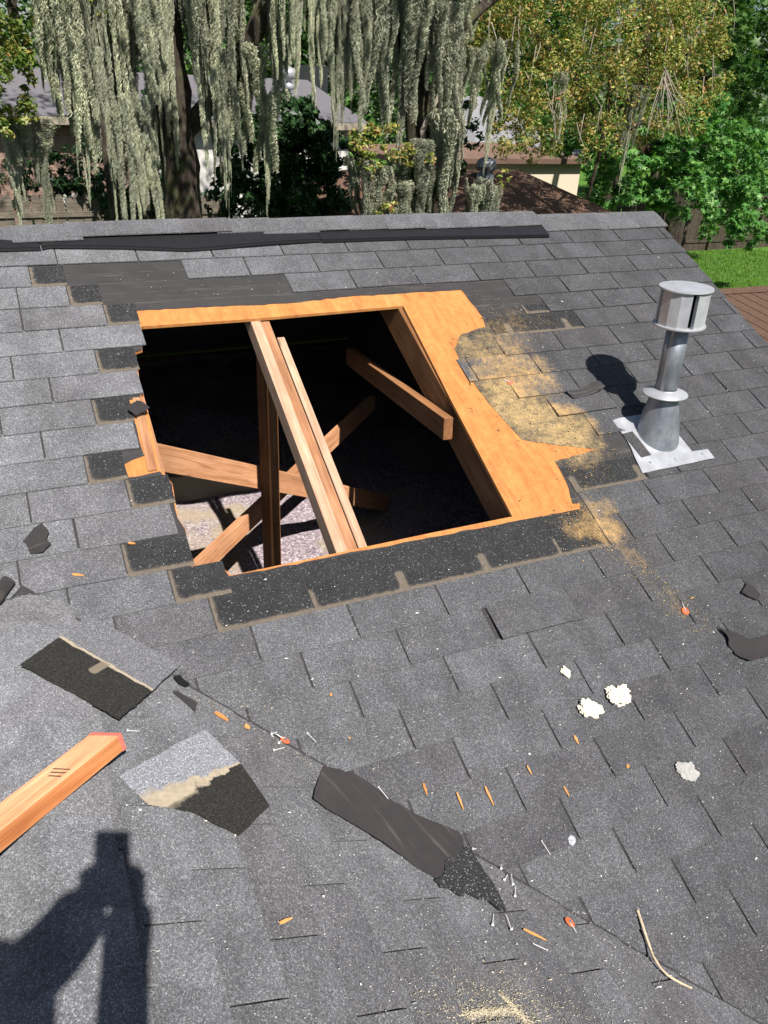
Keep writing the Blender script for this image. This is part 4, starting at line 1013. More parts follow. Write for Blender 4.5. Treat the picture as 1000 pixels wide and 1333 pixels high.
# ------------------------------------------------------------------ live oak at left, hung with moss
O1 = Vector((.33, 9.2, GZ))
oak = empty('live_oak', O1, 'moss-hung live oak with thick dark trunk behind the left half of the ridge', 'tree')
trunk('trunk', [(.33, 9.2, GZ - .1), (.35, 9.2, -3), (.33, 9.2, -1.2), (.26, 9.2, 0), (.18, 9.25, 1.4), (.1, 9.3, 3.0), (-.2, 9.5, 5)], [.44, .33, .27, .26, .30, .26, .2], oak, O1, 16, .16)
b0 = at(290, 110, 9.2); b1 = at(352, -5, 8.9)
trunk('limb', [(.30, 9.2, -.3), tuple(b0), tuple(b0.lerp(b1, .5) + Vector((.02, 0, -.05))), tuple(b1), tuple(b1 + Vector((.9, -.3, .7))), tuple(b1 + Vector((2.4, -.5, 1.2)))], [.13, .14, .13, .13, .11, .06], oak, O1, 12, .2)
for path, rad in (([(.15, 9.3, 2.2), (-1.2, 8.9, 2.5), (-2.6, 8.5, 2.45), (-4, 8.2, 2.6)], [.17, .13, .1, .05]), ([(.15, 9.3, 2.4), (1.2, 8.6, 2.5), (2.4, 8.2, 2.6), (4, 8.1, 2.9)], [.15, .12, .1, .05]), ([(.1, 9.3, 3), (-.6, 8.3, 3.1), (-1.2, 7.4, 3)], [.12, .09, .04])):
    trunk('limb', path, rad, oak, O1, 10, .2)
MT = [(50, -60, 140, 26, 8.8), (96, -60, 150, 30, 8.7), (140, 10, 150, 24, 8.9), (168, -60, 110, 34, 8.8), (196, 60, 225, 16, 9.0), (270, 40, 210, 20, 8.6), (300, -60, 110, 26, 8.9), (355, -60, 95, 22, 8.4), (420, -60, 90, 18, 8.2), (465, -60, 110, 24, 8.4), (12, 150, 292, 16, 8.5), (42, 150, 290, 17, 8.5), (24, 150, 225, 40, 8.6), (60, -60, 165, 40, 8.4), (84, -60, 195, 38, 8.3), (98, 60, 245, 16, 8.3), (108, -60, 120, 24, 9.0),
      (118, -40, 150, 24, 8.2), (128, 60, 250, 20, 8.2), (148, 130, 300, 13, 8.4), (145, -40, 180, 30, 8.5), (158, 40, 215, 28, 8.6), (172, 120, 296, 27, 8.1), (181, 170, 297, 17, 8.1),
      (188, -40, 150, 30, 8.3), (184, -60, 165, 44, 9.0), (203, -40, 190, 20, 8.8), (246, -60, 85, 36, 8.5), (268, -60, 195, 28, 8.4), (284, 60, 235, 24, 8.4),
      (277, -60, 175, 30, 8.5), (293, 140, 292, 9, 8.3), (310, 85, 190, 34, 9.2), (336, 55, 205, 38, 8.9), (346, 120, 262, 13, 8.9), (366, -60, 85, 28, 8.0), (381, -60, 105, 20, 8.0), (408, -40, 120, 16, 8.2),
      (395, -60, 65, 28, 8.4), (432, -60, 105, 25, 8.1), (434, 90, 195, 9, 8.1), (452, -40, 145, 18, 8.3), (440, -60, 75, 34, 8.6), (420, -60, 60, 26, 8.8), (345, -60, 70, 24, 9.3), (75, -60, 110, 40, 9.2), (132, -60, 90, 40, 9.3), (318, -60, 60, 30, 9.4)]
for t in MT: hang(*t, oak, O1)
pts = [clumpy(at(px, py, Y), pxr(px, py, Y, r), n, 12) for px, py, r, n, Y in ((8, 20, 38, 700, 8.0), (12, 90, 34, 700, 8.0), (18, 140, 28, 450, 8.1), (5, 160, 22, 250, 8.1), (-30, 80, 50, 700, 8.0), (125, 8, 14, 60, 8.2), (330, 40, 22, 120, 9.6), (60, 30, 30, 150, 9.4), (240, 8, 20, 90, 9.4))]
leaves('crown', np.concatenate(pts), .075, L_OAKG, oak, origin=O1)
# unseen high crown, leaf clumps placed to shade the trunk and the yard behind
pts = [ball((x, y, z), r, 520, .6, .3) for x, y, z, r in ((-3.5, 9.4, 4.6, 1.5), (-1.5, 9.6, 4.9, 1.5), (.5, 9.6, 5.2, 1.6), (2.4, 9.4, 4.9, 1.4), (-2.5, 10.6, 5, 1.8), (0, 11, 5.4, 2), (2.2, 10.8, 5, 1.8))]
pts += [ball((x, y, z), r, n, .7, .2) for x, y, z, r, n in ((-3.2, 5.6, 4.4, 1.2, 60), (-1.0, 5.4, 4.6, 1.0, 90), (.4, 5.0, 3.6, .9, 380), (2.6, 5.6, 4.6, 1.1, 120), (4.4, 5.4, 4.8, 1.1, 200), (-2.5, 7.5, 7.4, 1.9, 330), (.5, 7.2, 7.8, 2.0, 330), (3.2, 7.4, 7.4, 1.9, 330), (-4.5, 9.5, 7.5, 2, 330), (-1, 9.8, 8.6, 2.1, 1000), (2, 10, 8.8, 2.1, 1000), (5, 9.6, 8, 2, 900), (.6, 8.3, 6.2, 1.6, 700), (2.4, 8.8, 6.4, 1.6, 700))]
leaves('crown', np.concatenate(pts), .16, L_OAKG, oak, origin=O1, label='upper crown above the picture, placed for its shade')

# ------------------------------------------------------------------ second oak, trunk wrapped in moss
O2 = Vector((3.75, 8.3, GZ))
oak2 = empty('live_oak', O2, 'live oak whose trunk is wrapped in grey moss, behind the middle of the ridge', 'tree')
t0 = at(560, 285, 8.3); t1 = at(535, 60, 8.3)
trunk('trunk', [(t0.x, 8.3, GZ - .1), (t0.x, 8.3, -2.4), tuple(t0), tuple(t0.lerp(t1, .5)), tuple(t1), (t1.x - .15, 8.4, 3), (t1.x - .3, 8.6, 5)], [.36, .30, .26, .22, .2, .18, .12], oak2, O2, 14, .2)
l0, l1, l2 = at(562, 140, 8.3), at(590, 40, 8.2), at(660, -20, 8.6)
trunk('limb', [tuple(t0.lerp(t1, .45)), tuple(l0), tuple(l1), tuple(l2), tuple(l2 + Vector((2.2, .4, .5)))], [.15, .13, .11, .09, .05], oak2, O2, 10, .25)
tw = at(545, 165, 7.9)
trunk('limb', [tuple(t0.lerp(t1, .3)), tuple(at(550, 170, 7.9)), tuple(at(575, 115, 7.8)), tuple(at(590, 90, 7.8))], [.05, .04, .03, .02], oak2, O2, 8, .3, M_DEAD)
MT = [(484, -60, 165, 30, 8.2), (474, -40, 125, 22, 8.8), (505, -50, 60, 22, 8.5), (519, -60, 160, 36, 8.0), (536, -60, 190, 32, 7.9), (552, -60, 135, 42, 7.8), (575, 0, 185, 36, 7.8), (596, 40, 200, 28, 8.0),
      (568, 140, 292, 46, 7.8), (590, 140, 275, 26, 7.8), (553, 180, 292, 32, 7.7), (528, 195, 275, 26, 8.2), (620, -60, 70, 32, 8.3), (650, 50, 150, 26, 8.7), (470, 205, 292, 28, 7.9), (495, 215, 292, 34, 7.8), (520, 235, 292, 34, 7.7),
      (612, 60, 150, 26, 8.5), (736, 90, 185, 13, 9.6), (830, 110, 185, 15, 9.6), (818, 170, 242, 5, 9.4), (560, -60, 80, 40, 8.6), (590, -60, 60, 30, 8.8), (640, 120, 215, 12, 8.9)]
for t in MT: hang(*t, oak2, O2)
stump = [(630, 232, 310, 30, 7.5), (622, 240, 310, 22, 7.45), (640, 240, 310, 20, 7.5)]
for t in stump: hang(*t, oak2, O2)
trunk('limb', [tuple(at(630, 330, 7.6)), tuple(at(630, 235, 7.6))], [.10, .08], oak2, O2, 10, .2)
pts = [clumpy(at(px, py, Y), pxr(px, py, Y, r), n, 9) for px, py, r, n, Y in ((470, 185, 22, 320, 7.8), (500, 180, 26, 420, 7.8), (520, 200, 22, 320, 7.7), (480, 215, 18, 200, 7.7), (500, 275, 16, 120, 7.6), (560, 210, 10, 70, 7.5), (655, 232, 12, 60, 7.6))]
leaves('crown', np.concatenate(pts), .06, L_OAK, oak2, origin=O2, label='low sprouts with yellow and rust leaves')
CT = [(600, 30, 26, 300), (640, 30, 50, 900), (700, 30, 62, 1300), (760, 50, 72, 1700), (820, 50, 72, 1700), (880, 50, 62, 1400), (922, 90, 40, 700), (862, 120, 54, 1000), (785, 130, 50, 900), (712, 110, 42, 700), (905, 15, 52, 900), (650, 95, 30, 360),
      (690, 175, 20, 200), (670, 150, 24, 240), (740, 150, 26, 260), (900, 150, 26, 280), (835, 165, 26, 260), (760, -40, 70, 800), (860, -40, 70, 800), (660, -40, 60, 600), (625, 75, 20, 150), (668, 168, 30, 300), (702, 158, 34, 360), (745, 140, 30, 320), (692, 198, 16, 120), (782, 182, 30, 240), (655, 195, 14, 90), (720, 190, 18, 120)]
pts = [clumpy(at(px, py, 9.6 + .9 * random.random()), pxr(px, py, 9.8, r), int(n * 3.0), 34) for px, py, r, n in CT]
leaves('crown', np.concatenate(pts), .060, L_OAK, oak2, origin=O2, label='wide crown of yellow-green and rusty leaves')
for _ in range(46):                              # bare twigs hanging out of the crown
    px, py, r, n = random.choice(CT[1:12]); a = at(px + random.uniform(-r, r), py + random.uniform(-r, r) * .6, 9.6); L = random.uniform(.25, .7)
    d = Vector((random.uniform(-.6, .6), random.uniform(-.4, .1), -1)).normalized(); path = [a, a + d * L * .5 + Vector((random.gauss(0, .04), 0, 0)), a + d * L]
    V, F = tube([p - O2 for p in path], [.009, .007, .004], 5); link('twig', mesh('twig', V, F), M_DEAD, oak2)
fan = at(865, 95, 9.3)
for _ in range(16):
    e = at(870 + random.uniform(-32, 34), 170 + random.uniform(-30, 16), 9.3 + random.uniform(-.2, .2)); mid = fan.lerp(e, .55) + Vector((random.gauss(0, .05), random.gauss(0, .05), .02))
    V, F = tube([p - O2 for p in (fan + Vector((random.gauss(0, .05), 0, random.gauss(0, .08))), mid, e)], [.009, .007, .003], 5); link('twig', mesh('twig', V, F), M_DEAD, oak2)
for (x0, y0_, x1, y1_, r) in ((800, 60, 765, 260, .06), (690, 40, 760, 120, .05), (860, 60, 800, 150, .05), (760, 120, 790, 210, .035), (900, 60, 850, 120, .04)):
    trunk('limb', [tuple(at(x0, y0_, 10.1)), tuple(at((x0 + x1) / 2 + 8, (y0_ + y1_) / 2, 10.1)), tuple(at(x1, y1_, 10.2))], [r, r * .8, r * .5], oak2, O2, 8, .25)

# ------------------------------------------------------------------ sweetgum and other trees at right
O3 = Vector((11.5, 13.4, GZ))
gum = empty('sweetgum_tree', O3, 'bright green tree with star-shaped leaves hanging over the right fence', 'tree')
trunk('trunk', [(11.5, 13.4, GZ - .1), (11.4, 13.3, -2.6), (11.6, 13.2, -1), (11.8, 13.2, 1.5), (12, 13.2, 3)], [.2, .17, .14, .11, .06], gum, O3, 10)
GT = [(790, 190, 36, 300), (840, 205, 46, 460), (900, 195, 48, 460), (960, 205, 50, 480), (880, 240, 44, 380), (950, 268, 44, 420), (985, 235, 40, 340), (800, 245, 26, 160), (905, 150, 40, 320), (742, 178, 26, 150), (722, 168, 20, 90), (850, 250, 26, 180), (965, 300, 26, 180), (1010, 270, 40, 260), (780, 215, 26, 150), (930, 225, 40, 320), (770, 262, 16, 60), (725, 190, 14, 60)]
pts = [clumpy(at(px, py, 12.2 + 1.2 * random.random()), pxr(px, py, 12.4, r), int(n * 2.3), 18) for px, py, r, n in GT]
leaves('crown', np.concatenate(pts), .165, L_GUM, gum, 'star', .5, O3)
for px, py, r, n in GT[:12]:
    e = at(px, py, 13); trunk('limb', [(11.7, 13.2, -.9 + random.random()), tuple(Vector((11.7, 13.2, -.3)).lerp(e, .5) + Vector((0, 0, .15))), tuple(e)], [.06, .04, .02], gum, O3, 6)
O4 = Vector((17.5, 17, GZ))
dark = empty('tall_tree', O4, 'tall deep green tree filling the upper right corner', 'tree')
trunk('trunk', [(17.5, 17, GZ - .1), (17.4, 17, -1), (17.5, 17, 3), (17.5, 17, 6)], [.3, .24, .18, .1], dark, O4, 10)
pts = [clumpy(at(px, py, 16), pxr(px, py, 16, r), n, 14) for px, py, r, n in ((930, 20, 60, 700), (980, 60, 60, 800), (960, 120, 60, 800), (1010, 130, 60, 700), (920, 90, 40, 400), (1000, 0, 60, 600), (940, -40, 70, 600), (1000, 190, 40, 300), (880, -20, 50, 400), (900, 140, 40, 300))]
leaves('crown', np.concatenate(pts), .2, L_FAR, dark, 'star', .3, O4)
# dark evergreen shrub in the middle left
O5 = at(370, 330, 11.6); O5.z = GZ
ev = empty('evergreen_shrub', O5, 'large dark evergreen shrub with glossy leaves between the two oaks', 'shrub')
trunk('trunk', [(O5.x, O5.y, GZ - .1), (O5.x + .1, O5.y, -2.6), (O5.x, O5.y, -.8)], [.14, .11, .05], ev, O5, 8)
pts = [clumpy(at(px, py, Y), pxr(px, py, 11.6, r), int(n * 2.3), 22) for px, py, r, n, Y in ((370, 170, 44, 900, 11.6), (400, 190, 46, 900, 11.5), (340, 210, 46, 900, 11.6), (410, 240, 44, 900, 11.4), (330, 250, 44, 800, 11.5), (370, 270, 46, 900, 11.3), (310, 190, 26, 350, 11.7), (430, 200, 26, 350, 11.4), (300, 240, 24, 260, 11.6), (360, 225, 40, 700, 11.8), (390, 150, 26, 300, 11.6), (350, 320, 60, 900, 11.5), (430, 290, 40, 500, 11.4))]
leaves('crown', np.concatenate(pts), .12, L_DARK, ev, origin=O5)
O6 = at(80, 330, 15); O6.z = GZ
sh = empty('garden_shrub', O6, 'leafy green shrub in front of the neighbour house at far left', 'shrub')
trunk('trunk', [(O6.x, O6.y, GZ - .1), (O6.x, O6.y, -2.4)], [.08, .04], sh, O6, 6)
pts = [clumpy(at(px, py, 15), pxr(px, py, 15, r), n, 10) for px, py, r, n in ((75, 225, 28, 500), (95, 235, 24, 400), (65, 250, 26, 400), (90, 262, 30, 400), (110, 245, 16, 260), (80, 290, 36, 300), (20, 225, 24, 420), (45, 245, 24, 420), (8, 258, 26, 420), (30, 280, 30, 400), (50, 205, 18, 260))]
leaves('crown', np.concatenate(pts), .10, L_DARK, sh, origin=O6)
O7 = at(150, 330, 12.2); O7.z = GZ
und = empty('shade_foliage', O7, 'dark foliage added behind the hanging moss at left, standing in for shaded gaps', 'tree')  # dark leaf mass added so the gaps in the moss read as shade
trunk('trunk', [(O7.x, O7.y, GZ - .1), (O7.x + .1, O7.y, -2), (O7.x, O7.y, 1.5)], [.14, .11, .06], und, O7, 8)  # stem of the added shade foliage
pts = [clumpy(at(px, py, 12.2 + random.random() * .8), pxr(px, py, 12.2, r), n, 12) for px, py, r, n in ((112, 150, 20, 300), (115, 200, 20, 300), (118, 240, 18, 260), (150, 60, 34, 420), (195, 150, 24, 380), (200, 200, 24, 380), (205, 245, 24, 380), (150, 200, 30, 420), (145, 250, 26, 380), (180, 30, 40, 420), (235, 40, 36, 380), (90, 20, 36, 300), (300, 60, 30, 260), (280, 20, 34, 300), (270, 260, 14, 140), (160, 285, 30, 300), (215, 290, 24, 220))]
leaves('crown', np.concatenate(pts), .11, L_DARK, und, origin=O7)  # leaves of the added shade foliage
O8 = at(540, 330, 11.5); O8.z = GZ
und2 = empty('shade_foliage', O8, 'dark foliage added behind the mossy trunk in the middle, standing in for shade', 'tree')  # second dark leaf mass, added as shade behind the trunk moss
trunk('trunk', [(O8.x, O8.y, GZ - .1), (O8.x + .1, O8.y, -2), (O8.x, O8.y, 1.5)], [.14, .11, .06], und2, O8, 8)  # stem of the second added shade foliage
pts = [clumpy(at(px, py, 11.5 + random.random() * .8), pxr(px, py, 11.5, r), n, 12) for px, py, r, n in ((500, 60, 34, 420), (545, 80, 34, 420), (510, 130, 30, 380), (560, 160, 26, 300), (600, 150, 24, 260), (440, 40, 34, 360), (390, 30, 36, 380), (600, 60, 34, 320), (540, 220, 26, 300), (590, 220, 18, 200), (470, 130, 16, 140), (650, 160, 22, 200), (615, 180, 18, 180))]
leaves('crown', np.concatenate(pts), .11, L_DARK, und2, origin=O8)  # leaves of the second added shade foliage
for i, (px, Y, lab) in enumerate(((150, 13.5, 'dark shrub low behind the long moss strands at left'), (225, 27, 'far green tree seen between the moss strands at left'), (470, 27, 'far green tree between the evergreen shrub and the second oak'), (60, 30, 'far green tree above the neighbour roof at far left'), (340, 29, 'far green tree behind the bent oak limb'), (620, 30, 'far green tree behind the mossy trunk'), (720, 31, 'far green tree behind the yellow oak crown'), (840, 30, 'far green tree behind the sweetgum'), (-90, 28, 'far green tree beyond the left edge'), (550, 29, 'far green tree behind the second oak trunk'), (960, 31, 'far green tree behind the right fence'), (1080, 30, 'far green tree beyond the right edge'))):
    b = at(px, 300, Y); b.z = GZ
    t = empty('background_tree', b, lab, 'tree')
    if i == 0:
        pts = [clumpy(at(q[0], q[1], Y), pxr(q[0], q[1], Y, 30), 420, 10) for q in ((140, 190), (165, 230), (120, 200), (200, 190), (160, 270), (205, 240), (225, 275))]
        leaves('crown', np.concatenate(pts), .09, L_DARK, t, origin=b)
        trunk('trunk', [tuple(b), tuple(at(150, 220, Y))], [.08, .04], t, b, 6)
        continue
    trunk('trunk', [tuple(b - Vector((0, 0, .1))), (b.x, b.y, 0), (b.x, b.y, 5)], [.3, .22, .1], t, b, 8)
    pts = [ball((b.x + random.uniform(-1, 1) * 2.4, b.y + random.uniform(-1, 1) * 1.6, z), random.uniform(1.3, 2.0), 420, .85, .4) for z in (-1.6, -.6, .3, 1.2, 2., 2.8, 3.6, 4.4, 5.5) for _ in range(2)]
    leaves('crown', np.concatenate(pts), .3, L_FAR, t, origin=b)

# ------------------------------------------------------------------ neighbouring houses
def hip_roof(x0, x1, y0, y1, ze, xr0, xr1, zr, m, parent, o, name='roof'):
    ym = (y0 + y1) / 2
    V = [(x0, y0, ze), (x1, y0, ze), (x1, y1, ze), (x0, y1, ze), (xr0, ym, zr), (xr1, ym, zr)]
    V += [(a, b, d - .12) for a, b, d in V[:4]]
    F = [(0, 1, 5, 4), (1, 2, 5), (2, 3, 4, 5), (3, 0, 4), (9, 8, 7, 6), (0, 6, 7, 1), (1, 7, 8, 2), (2, 8, 9, 3), (3, 9, 6, 0)]
    return link(name, mesh(name, [Vector(v) - o for v in V], F), m, parent)
def wbox(name, x0, x1, y0, y1, z0, z1, m, parent, o, label=None):
    v, f = box(x0, x1, y0, y1, z0, z1); return link(name, mesh(name, [Vector(p) - o for p in v], f), m, parent, label=label)
N1o = Vector((2, 20, GZ))
n1 = empty('neighbour_house', N1o, 'neighbour house with grey hip roof and white wall behind the moss', 'house')
ea_ = at(480, 160, 18.0); ri = at(400, 104, 21.5)
r1 = hip_roof(-9, ea_.x, 18.0, 25.0, ea_.z, -5, ri.x, ri.z, M_GREYR, n1, N1o)
wz = ea_.z - .12
wbox('wall', -8.6, 1.6, 18.5, 24.6, GZ, wz, M_BRICK, n1, N1o)
wbox('wall', 1.65, ea_.x - .4, 18.4, 24.6, GZ, wz, M_WALLW, n1, N1o)
wbox('eave_board', -9, ea_.x, 17.93, 17.995, wz - .06, wz + .1, M_TRIM, n1, N1o)
for a, b in ((2.2, 4.6),):
    for i in range(4): wbox('garage_panel', a, b, 18.36, 18.39, GZ + .05 + i * .55, GZ + .57 + i * .55, M_WALLW, n1, N1o)
for a in (-6.5, -3.5, -.6):
    wd = wbox('window', a, a + 1.2, 18.44, 18.49, -3.6, -2.2, M_GLASS, n1, N1o)
    link('frame', mesh('frame', [Vector(v_) - N1o for v_ in box(a - .08, a + 1.28, 18.46, 18.495, -3.68, -2.12)[0]], box(0, 1, 0, 1, 0, 1)[1]), M_WALLW, wd)
p = at(222, 100, 19.5); q = at(222, 192, 19.5)
wbox('chimney', p.x - .11, p.x + .11, 19.3, 19.7, q.z - .6, p.z + .1, M_WALLC, n1, N1o, 'narrow cream chimney beside the oak trunk')
p = at(402, 85, 22.5); wbox('chimney', p.x - .5, p.x + .5, 22.2, 22.9, ri.z - .6, p.z, M_GLASS, n1, N1o, 'dark square chimney on the ridge')
p = at(376, 124, 19.8); b = at(376, 106, 19.8)
V, F = lathe([(.05, -.3), (.05, .12), (.13, .14), (.16, .24), (.08, .30), (.08, .36), (.17, .40), (.22, .52), (.17, .64), (.02, .68)], 16); link('roof_vent', mesh('roof_vent', [Vector(v_) + (p - N1o) for v_ in V], F, True), M_WHITE, n1, label='white ball-topped vent on the neighbour roof')
# brown hip roof with a turbine vent
N2o = Vector((7.5, 13.5, GZ)); pk = at(692, 222, 13.5); lf = at(560, 192, 13.5); rt = at(800, 284, 11.2)
n2 = empty('shed_house', N2o, 'low building with dark brown hip roof behind the ridge', 'house')
ym = 13.5; y0 = 10.9
hip_roof(3.2, rt.x + .2, y0, 2 * ym - y0, rt.z, 4.6, pk.x - .35, pk.z + .02, M_BROWN, n2, N2o)
wbox('wall', 3.5, rt.x - .1, y0 + .3, 2 * ym - y0 - .3, GZ, rt.z - .12, M_WALLC, n2, N2o)
tv = at(632, 228, 12.9)
tb = empty('turbine_vent', tv, 'round metal turbine vent on the brown roof', 'roof vent')
V, F = lathe([(.19, -.25), (.19, .02), (.16, .05)], 20, False, True); link('neck', mesh('neck', V, F, True), M_GALV, tb)
for i in range(16):
    a = 2 * math.pi * i / 16; V = []
    for j in range(7):
        ph = -1.2 + 2.45 * j / 6; r = .205 * math.cos(ph) + .01; z = .20 + .17 * math.sin(ph)
        for da in (-.15, .19): V.append(((r + (.014 if da > 0 else 0)) * math.cos(a + da), (r + (.014 if da > 0 else 0)) * math.sin(a + da), z))
    link('vane', mesh('vane', V, [(2 * j, 2 * j + 1, 2 * j + 3, 2 * j + 2) for j in range(6)], True), M_GALV, tb)
V, F = lathe([(.0, .375), (.07, .37), (.075, .35)], 16, False, False); link('top_plate', mesh('top_plate', V, F), M_GALV, tb)
# cream outbuilding
N3o = Vector((12, 17, GZ)); c0, c1 = at(690, 206, 16.0), at(757, 212, 16.0)
n3 = empty('outbuilding', N3o, 'cream walled outbuilding with red-brown roof edge beyond the brown roof', 'house')
wbox('wall', c0.x - 2.2, c1.x, 16.0, 19, GZ, c0.z, M_WALLC, n3, N3o)
hip_roof(c0.x - 4, c1.x + .15, 15.75, 19.4, c0.z + .005, c0.x - 2, c1.x - 1.4, c0.z + .26, M_REDR, n3, N3o)
N4o = Vector((12, 22, GZ)); d0, d1 = at(640, 200, 20), at(765, 198, 20)
n4 = empty('far_house', N4o, 'far house with pale grey roof showing through the oak crown', 'house')
hip_roof(d0.x - .5, d1.x, 20, 27, d0.z, d0.x + 1, d1.x - 2.2, at(690, 128, 23.5).z, M_PALER, n4, N4o)
wbox('wall', d0.x, d1.x - .4, 20.4, 26.6, GZ, d0.z - .12, M_WALLW, n4, N4o)
N5o = at(690, 300, 27); N5o.z = GZ
# right-hand brown roof below the rake
h0 = at(925, 382, 7.3); al_ = Vector((-.33, -.944, 0)); upv = Vector((.944, -.33, .45)); upn = upv.normalized()
N6o = Vector((h0.x, h0.y, GZ))
n6 = empty('low_roofed_wing', N6o, 'brown shingled hip roof low beside the lawn at the right edge', 'house')
def H6(a, b): return h0 + al_ * a + upn * b
hipd = 1.25
V = [H6(-.05, -.4), H6(0, 0), H6(hipd * 3.2, 3.2), H6(9, 3.2), H6(9, -2.6), H6(-2.1, -2.6)]
V = [H6(-2.0, -1.6), H6(hipd * 3.2, 3.2 - .04), H6(9, 3.2), H6(9, -1.6)]
n_ = al_.cross(upn); n_ = n_ if n_.z > 0 else -n_
lo = [v - n_ * .1 for v in V]
link('roof', mesh('roof', [v - N6o for v in V + lo], [(3, 2, 1, 0), (4, 5, 6, 7)] + [(i, (i + 1) % 4, 4 + (i + 1) % 4, 4 + i) for i in range(4)]), M_BROWN, n6)
F6 = (al_, upn, n_) if al_.cross(upn).dot(n_) > 0 else (-al_, upn, n_)
sg6 = 1 if F6[0] == al_ else -1
E6, T6 = .135, .31
pv, pf = prism([(-.151, 0), (.151, 0), (.151, .16), (-.151, .16)], 0, .006); me6 = mesh('shingle', pv, pf)
for r_ in range(-10, 18):
    for q_ in range(-8, 26):
        b = r_ * E6; a = (q_ + (.5 if r_ % 2 else 0)) * T6
        if a < hipd * (b + .1) + .12 : continue
        w = H6(a, b)
        if not inview(w, 30): continue
        o = link('shingle', me6, M_BROWN, n6, frame(w - N6o + n_ * .007, F6, -.045))
        o.color = (1, 1, 1, 1)
hipdir = (al_ * hipd + upn).normalized()
for i in range(-6, 26):
    w = h0 + hipdir * (i * .15)
    if not inview(w, 30): continue
    X = n_.cross(hipdir).normalized()
    link('hip_cap', frombm('hip_cap', boxbm(-.12, .12, 0, .17, .01, .028, .006)), M_BROWN, n6, frame(w - N6o, (X, hipdir, n_), -.03))
wl_ = H6(4, -1.3); wbox('wall', wl_.x + .2, wl_.x + 3.4, wl_.y - 3, wl_.y + 3, GZ, wl_.z - .2, M_BRICK, n6, N6o)

# ------------------------------------------------------------------ fences
def fence(name, p0, p1, h, label, pw=.14, jit=.03, m=None):
    m = m or M_FENCE
    p0, p1 = Vector(p0), Vector(p1); L = (p1 - p0).length; d = (p1 - p0).normalized(); nrm = Vector((d.y, -d.x, 0))
    f = empty(name, p0, label, 'fence')
    n = int(L / (pw + .008)); variants = []
    for _ in range(5):
        hh_ = h * (1 + (random.random() - .5) * jit); v, ff = prism([(-pw / 2, 0), (pw / 2, 0), (pw / 2, hh_ - .05), (pw / 2 - .03, hh_), (-pw / 2 + .03, hh_), (-pw / 2, hh_ - .05)], 0, .018); variants.append(mesh('picket', v, ff))
    for i in range(n):
        q = d * (i * (pw + .008)) + nrm * random.gauss(0, .004)
        link('picket', random.choice(variants), m, f, frame(q, (d, Vector((0, 0, 1)), nrm), 0, random.gauss(0, .008)))
    for z in (.3, h - .35):
        v, ff = box(0, L, -.06, -.02, z, z + .09); o = link('rail', mesh('rail', v, ff), m, f, frame(Vector((0, 0, 0)), (d, -nrm, Vector((0, 0, 1)))))
    for i in range(0, int(L / 2.4) + 1):
        v, ff = box(i * 2.4 - .045, i * 2.4 + .045, -.15, -.062, 0, h - .05); link('post', mesh('post', v, ff), m, f, frame(Vector((0, 0, 0)), (d, -nrm, Vector((0, 0, 1)))))
    return f
fl = at(-60, 258, 13.4); fr_ = at(300, 256, 13.4)
fence('wooden_fence', (fl.x, 13.4, GZ), (fr_.x, 13.4, GZ), fl.z - GZ, 'weathered board fence below the moss at left')
q0 = at(840, 290, 19.0)
g0, g1 = at(800, 300, 17.5), at(1060, 290, 21)
fence('wooden_fence', (g0.x - 1, 19.6, GZ), (g1.x + 1, 19.6, GZ), 1.9, 'dark board fence behind the lawn under the green tree', .15, m=M_FENCE2)
# lawn blades where the yard is seen
N = 26000
bx, by = rng.uniform(13, 24, N), rng.uniform(11.5, 19.4, N)
hgt = .05 + .05 * rng.random(N); an = rng.random(N) * 6.283; w = .012
le = rng.normal(size=(N, 2)) * .03
V = np.stack([np.stack([bx - np.cos(an) * w, by - np.sin(an) * w, np.full(N, GZ)], 1), np.stack([bx + np.cos(an) * w, by + np.sin(an) * w, np.full(N, GZ)], 1), np.stack([bx + le[:, 0], by + le[:, 1], GZ + hgt], 1)], 1).reshape(-1, 3)
link('lawn_grass', npmesh('lawn_grass', V, np.arange(3 * N).reshape(-1, 3)), L_BLADE, kind='stuff', label='short green lawn beyond the right end of the roof')

# ------------------------------------------------------------------ the photographer (behind the camera; only the shadow is in the picture)
ph = empty('person', (-2.5, -4.02, ZR), 'person holding up a phone, seen only by the shadow at lower left', 'person')
PO = Vector((-2.5, -4.02, ZR))
def skin(name, verts, edges, radii, m, root=0, sub=2):
    me = bpy.data.meshes.new(name); me.from_pydata([tuple(Vector(v) - PO) for v in verts], edges, []); o = link(name, me, m, ph)
    o.modifiers.new('skin', 'SKIN'); sv = me.skin_vertices[0].data
    for i, r in enumerate(radii): sv[i].radius = (r, r) if not isinstance(r, tuple) else r
    sv[root].use_root = True
    sb = o.modifiers.new('sub', 'SUBSURF'); sb.levels = sub; sb.render_levels = sub
    dg = bpy.context.evaluated_depsgraph_get(); me2 = bpy.data.meshes.new_from_object(o.evaluated_get(dg)); o.modifiers.clear(); o.data = me2
    me2.polygons.foreach_set('use_smooth', [True] * len(me2.polygons))
    if len(me2.materials) == 0: me2.materials.append(m)
    return o
hip, chest, neck, head = (-2.52, -4.13, .16), (-2.52, -4.14, .54), (-2.52, -4.13, .75), (-2.51, -4.10, .925)
shL, shR = (-2.70, -4.11, .68), (-2.34, -4.11, .68)
elL, elR = (-2.50, -3.745, .605), (-2.335, -3.83, .43)
wrL, wrR = (-2.372, -3.635, .580), (-2.287, -3.655, .522)
hL, hR = (-2.328, -3.578, .585), (-2.262, -3.598, .572)
kL, kR, aL, aR = (-2.60, -3.98, -.24), (-2.38, -3.98, -.24), (-2.62, -4.05, ZR - .03), (-2.36, -4.05, ZR - .03)
tL, tR = (-2.63, -3.86, ZR - .06), (-2.35, -3.86, ZR - .06)
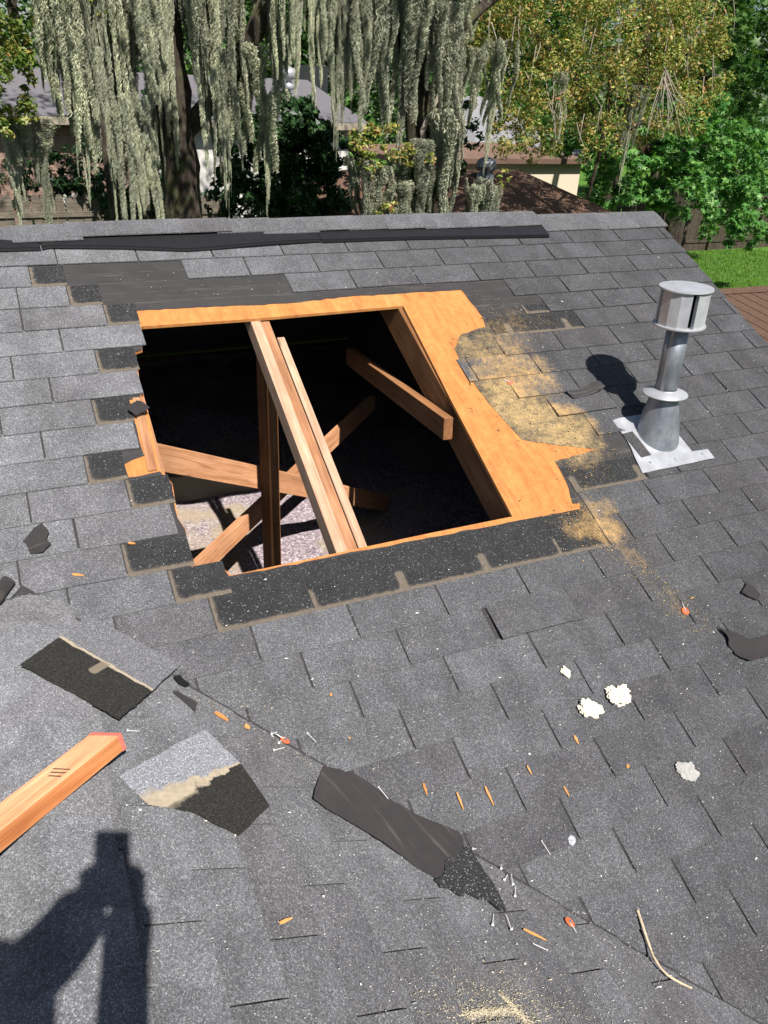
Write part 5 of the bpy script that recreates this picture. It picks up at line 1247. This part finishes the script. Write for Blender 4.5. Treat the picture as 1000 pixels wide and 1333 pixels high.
verts = [hip, chest, neck, head, shL, shR, elL, elR, wrL, wrR, kL, kR, aL, aR, (-2.52, -4.135, .35), tL, tR, (-2.51, -4.085, 1.0), hL, hR]
edges = [(0, 14), (14, 1), (1, 2), (2, 3), (1, 4), (1, 5), (4, 6), (5, 7), (6, 8), (7, 9), (0, 10), (0, 11), (10, 12), (11, 13), (12, 15), (13, 16), (3, 17), (8, 18), (9, 19)]
rad = [.15, .15, .062, .085, .075, .075, .066, .05, .056, .042, .075, .075, .05, .05, .14, .04, .04, .075, (.058, .052), (.056, .050)]
skin('body', verts, edges, rad, M_SKIN)
skin('shirt', [(-2.52, -4.13, .22), (-2.52, -4.135, .36), chest, (-2.52, -4.135, .69), shL, shR, elL, elR], [(0, 1), (1, 2), (2, 3), (2, 4), (2, 5), (4, 6), (5, 7)], [.165, .155, .17, .08, .09, .09, .066, .062], M_CLOTH)
skin('trousers', [hip, kL, kR, (-2.615, -4.045, -.58), (-2.365, -4.045, -.58), (-2.52, -4.13, .22)], [(0, 1), (0, 2), (1, 3), (2, 4), (0, 5)], [.165, .092, .092, .072, .072, .16], M_JEANS)
def finger(base, dirs, r):
    pts_ = [Vector(base)]; 
    for d in dirs: pts_.append(pts_[-1] + Vector(d))
    V, F = tube([p - PO for p in pts_], [r * (1 - .12 * i) for i in range(len(pts_))], 8); return V, F
fing = []
for hnd, sgn in ((hL, 1), (hR, -1)):
    b = Vector(hnd)
    for i in range(4):
        st = b + RY * (-.03 + .017 * i) + RX * (-.022 * sgn) - RZ * .004
        fing.append(finger(st, [RX * (.012 * sgn) + RZ * .012 - RY * .010, RX * (.022 * sgn) + RZ * .004 - RY * .008, RX * (.018 * sgn) - RZ * .004], .0085))
    fing.append(finger(b - RY * .02, [RX * (.004 * sgn) - RY * .028 - RZ * .01, RX * (.016 * sgn) - RY * .022 - RZ * .004], .010))
V, F = merge(fing); link('fingers', mesh('fingers', V, F, True), M_SKIN, ph)
V, F = lathe([(.0, .105), (.06, .10), (.092, .06), (.102, .0), (.10, -.02)], 20, False, False)
link('hair', mesh('hair', [Vector(v) + Vector((-2.51, -4.10, .985)) - PO for v in V], F, True), M_DARK, ph)
# phone: thin slab just behind the lens
cen = CW - RX * .024 + RY * .055 - RZ * .012
phone = link('smartphone', frombm('smartphone', boxbm(-.0345, .0345, -.070, .070, -.004, .004, .003, 2)), M_DARK, None, frame(cen, (RX, -RY, -RZ)), label='smartphone held up by the photographer', cat='smartphone')
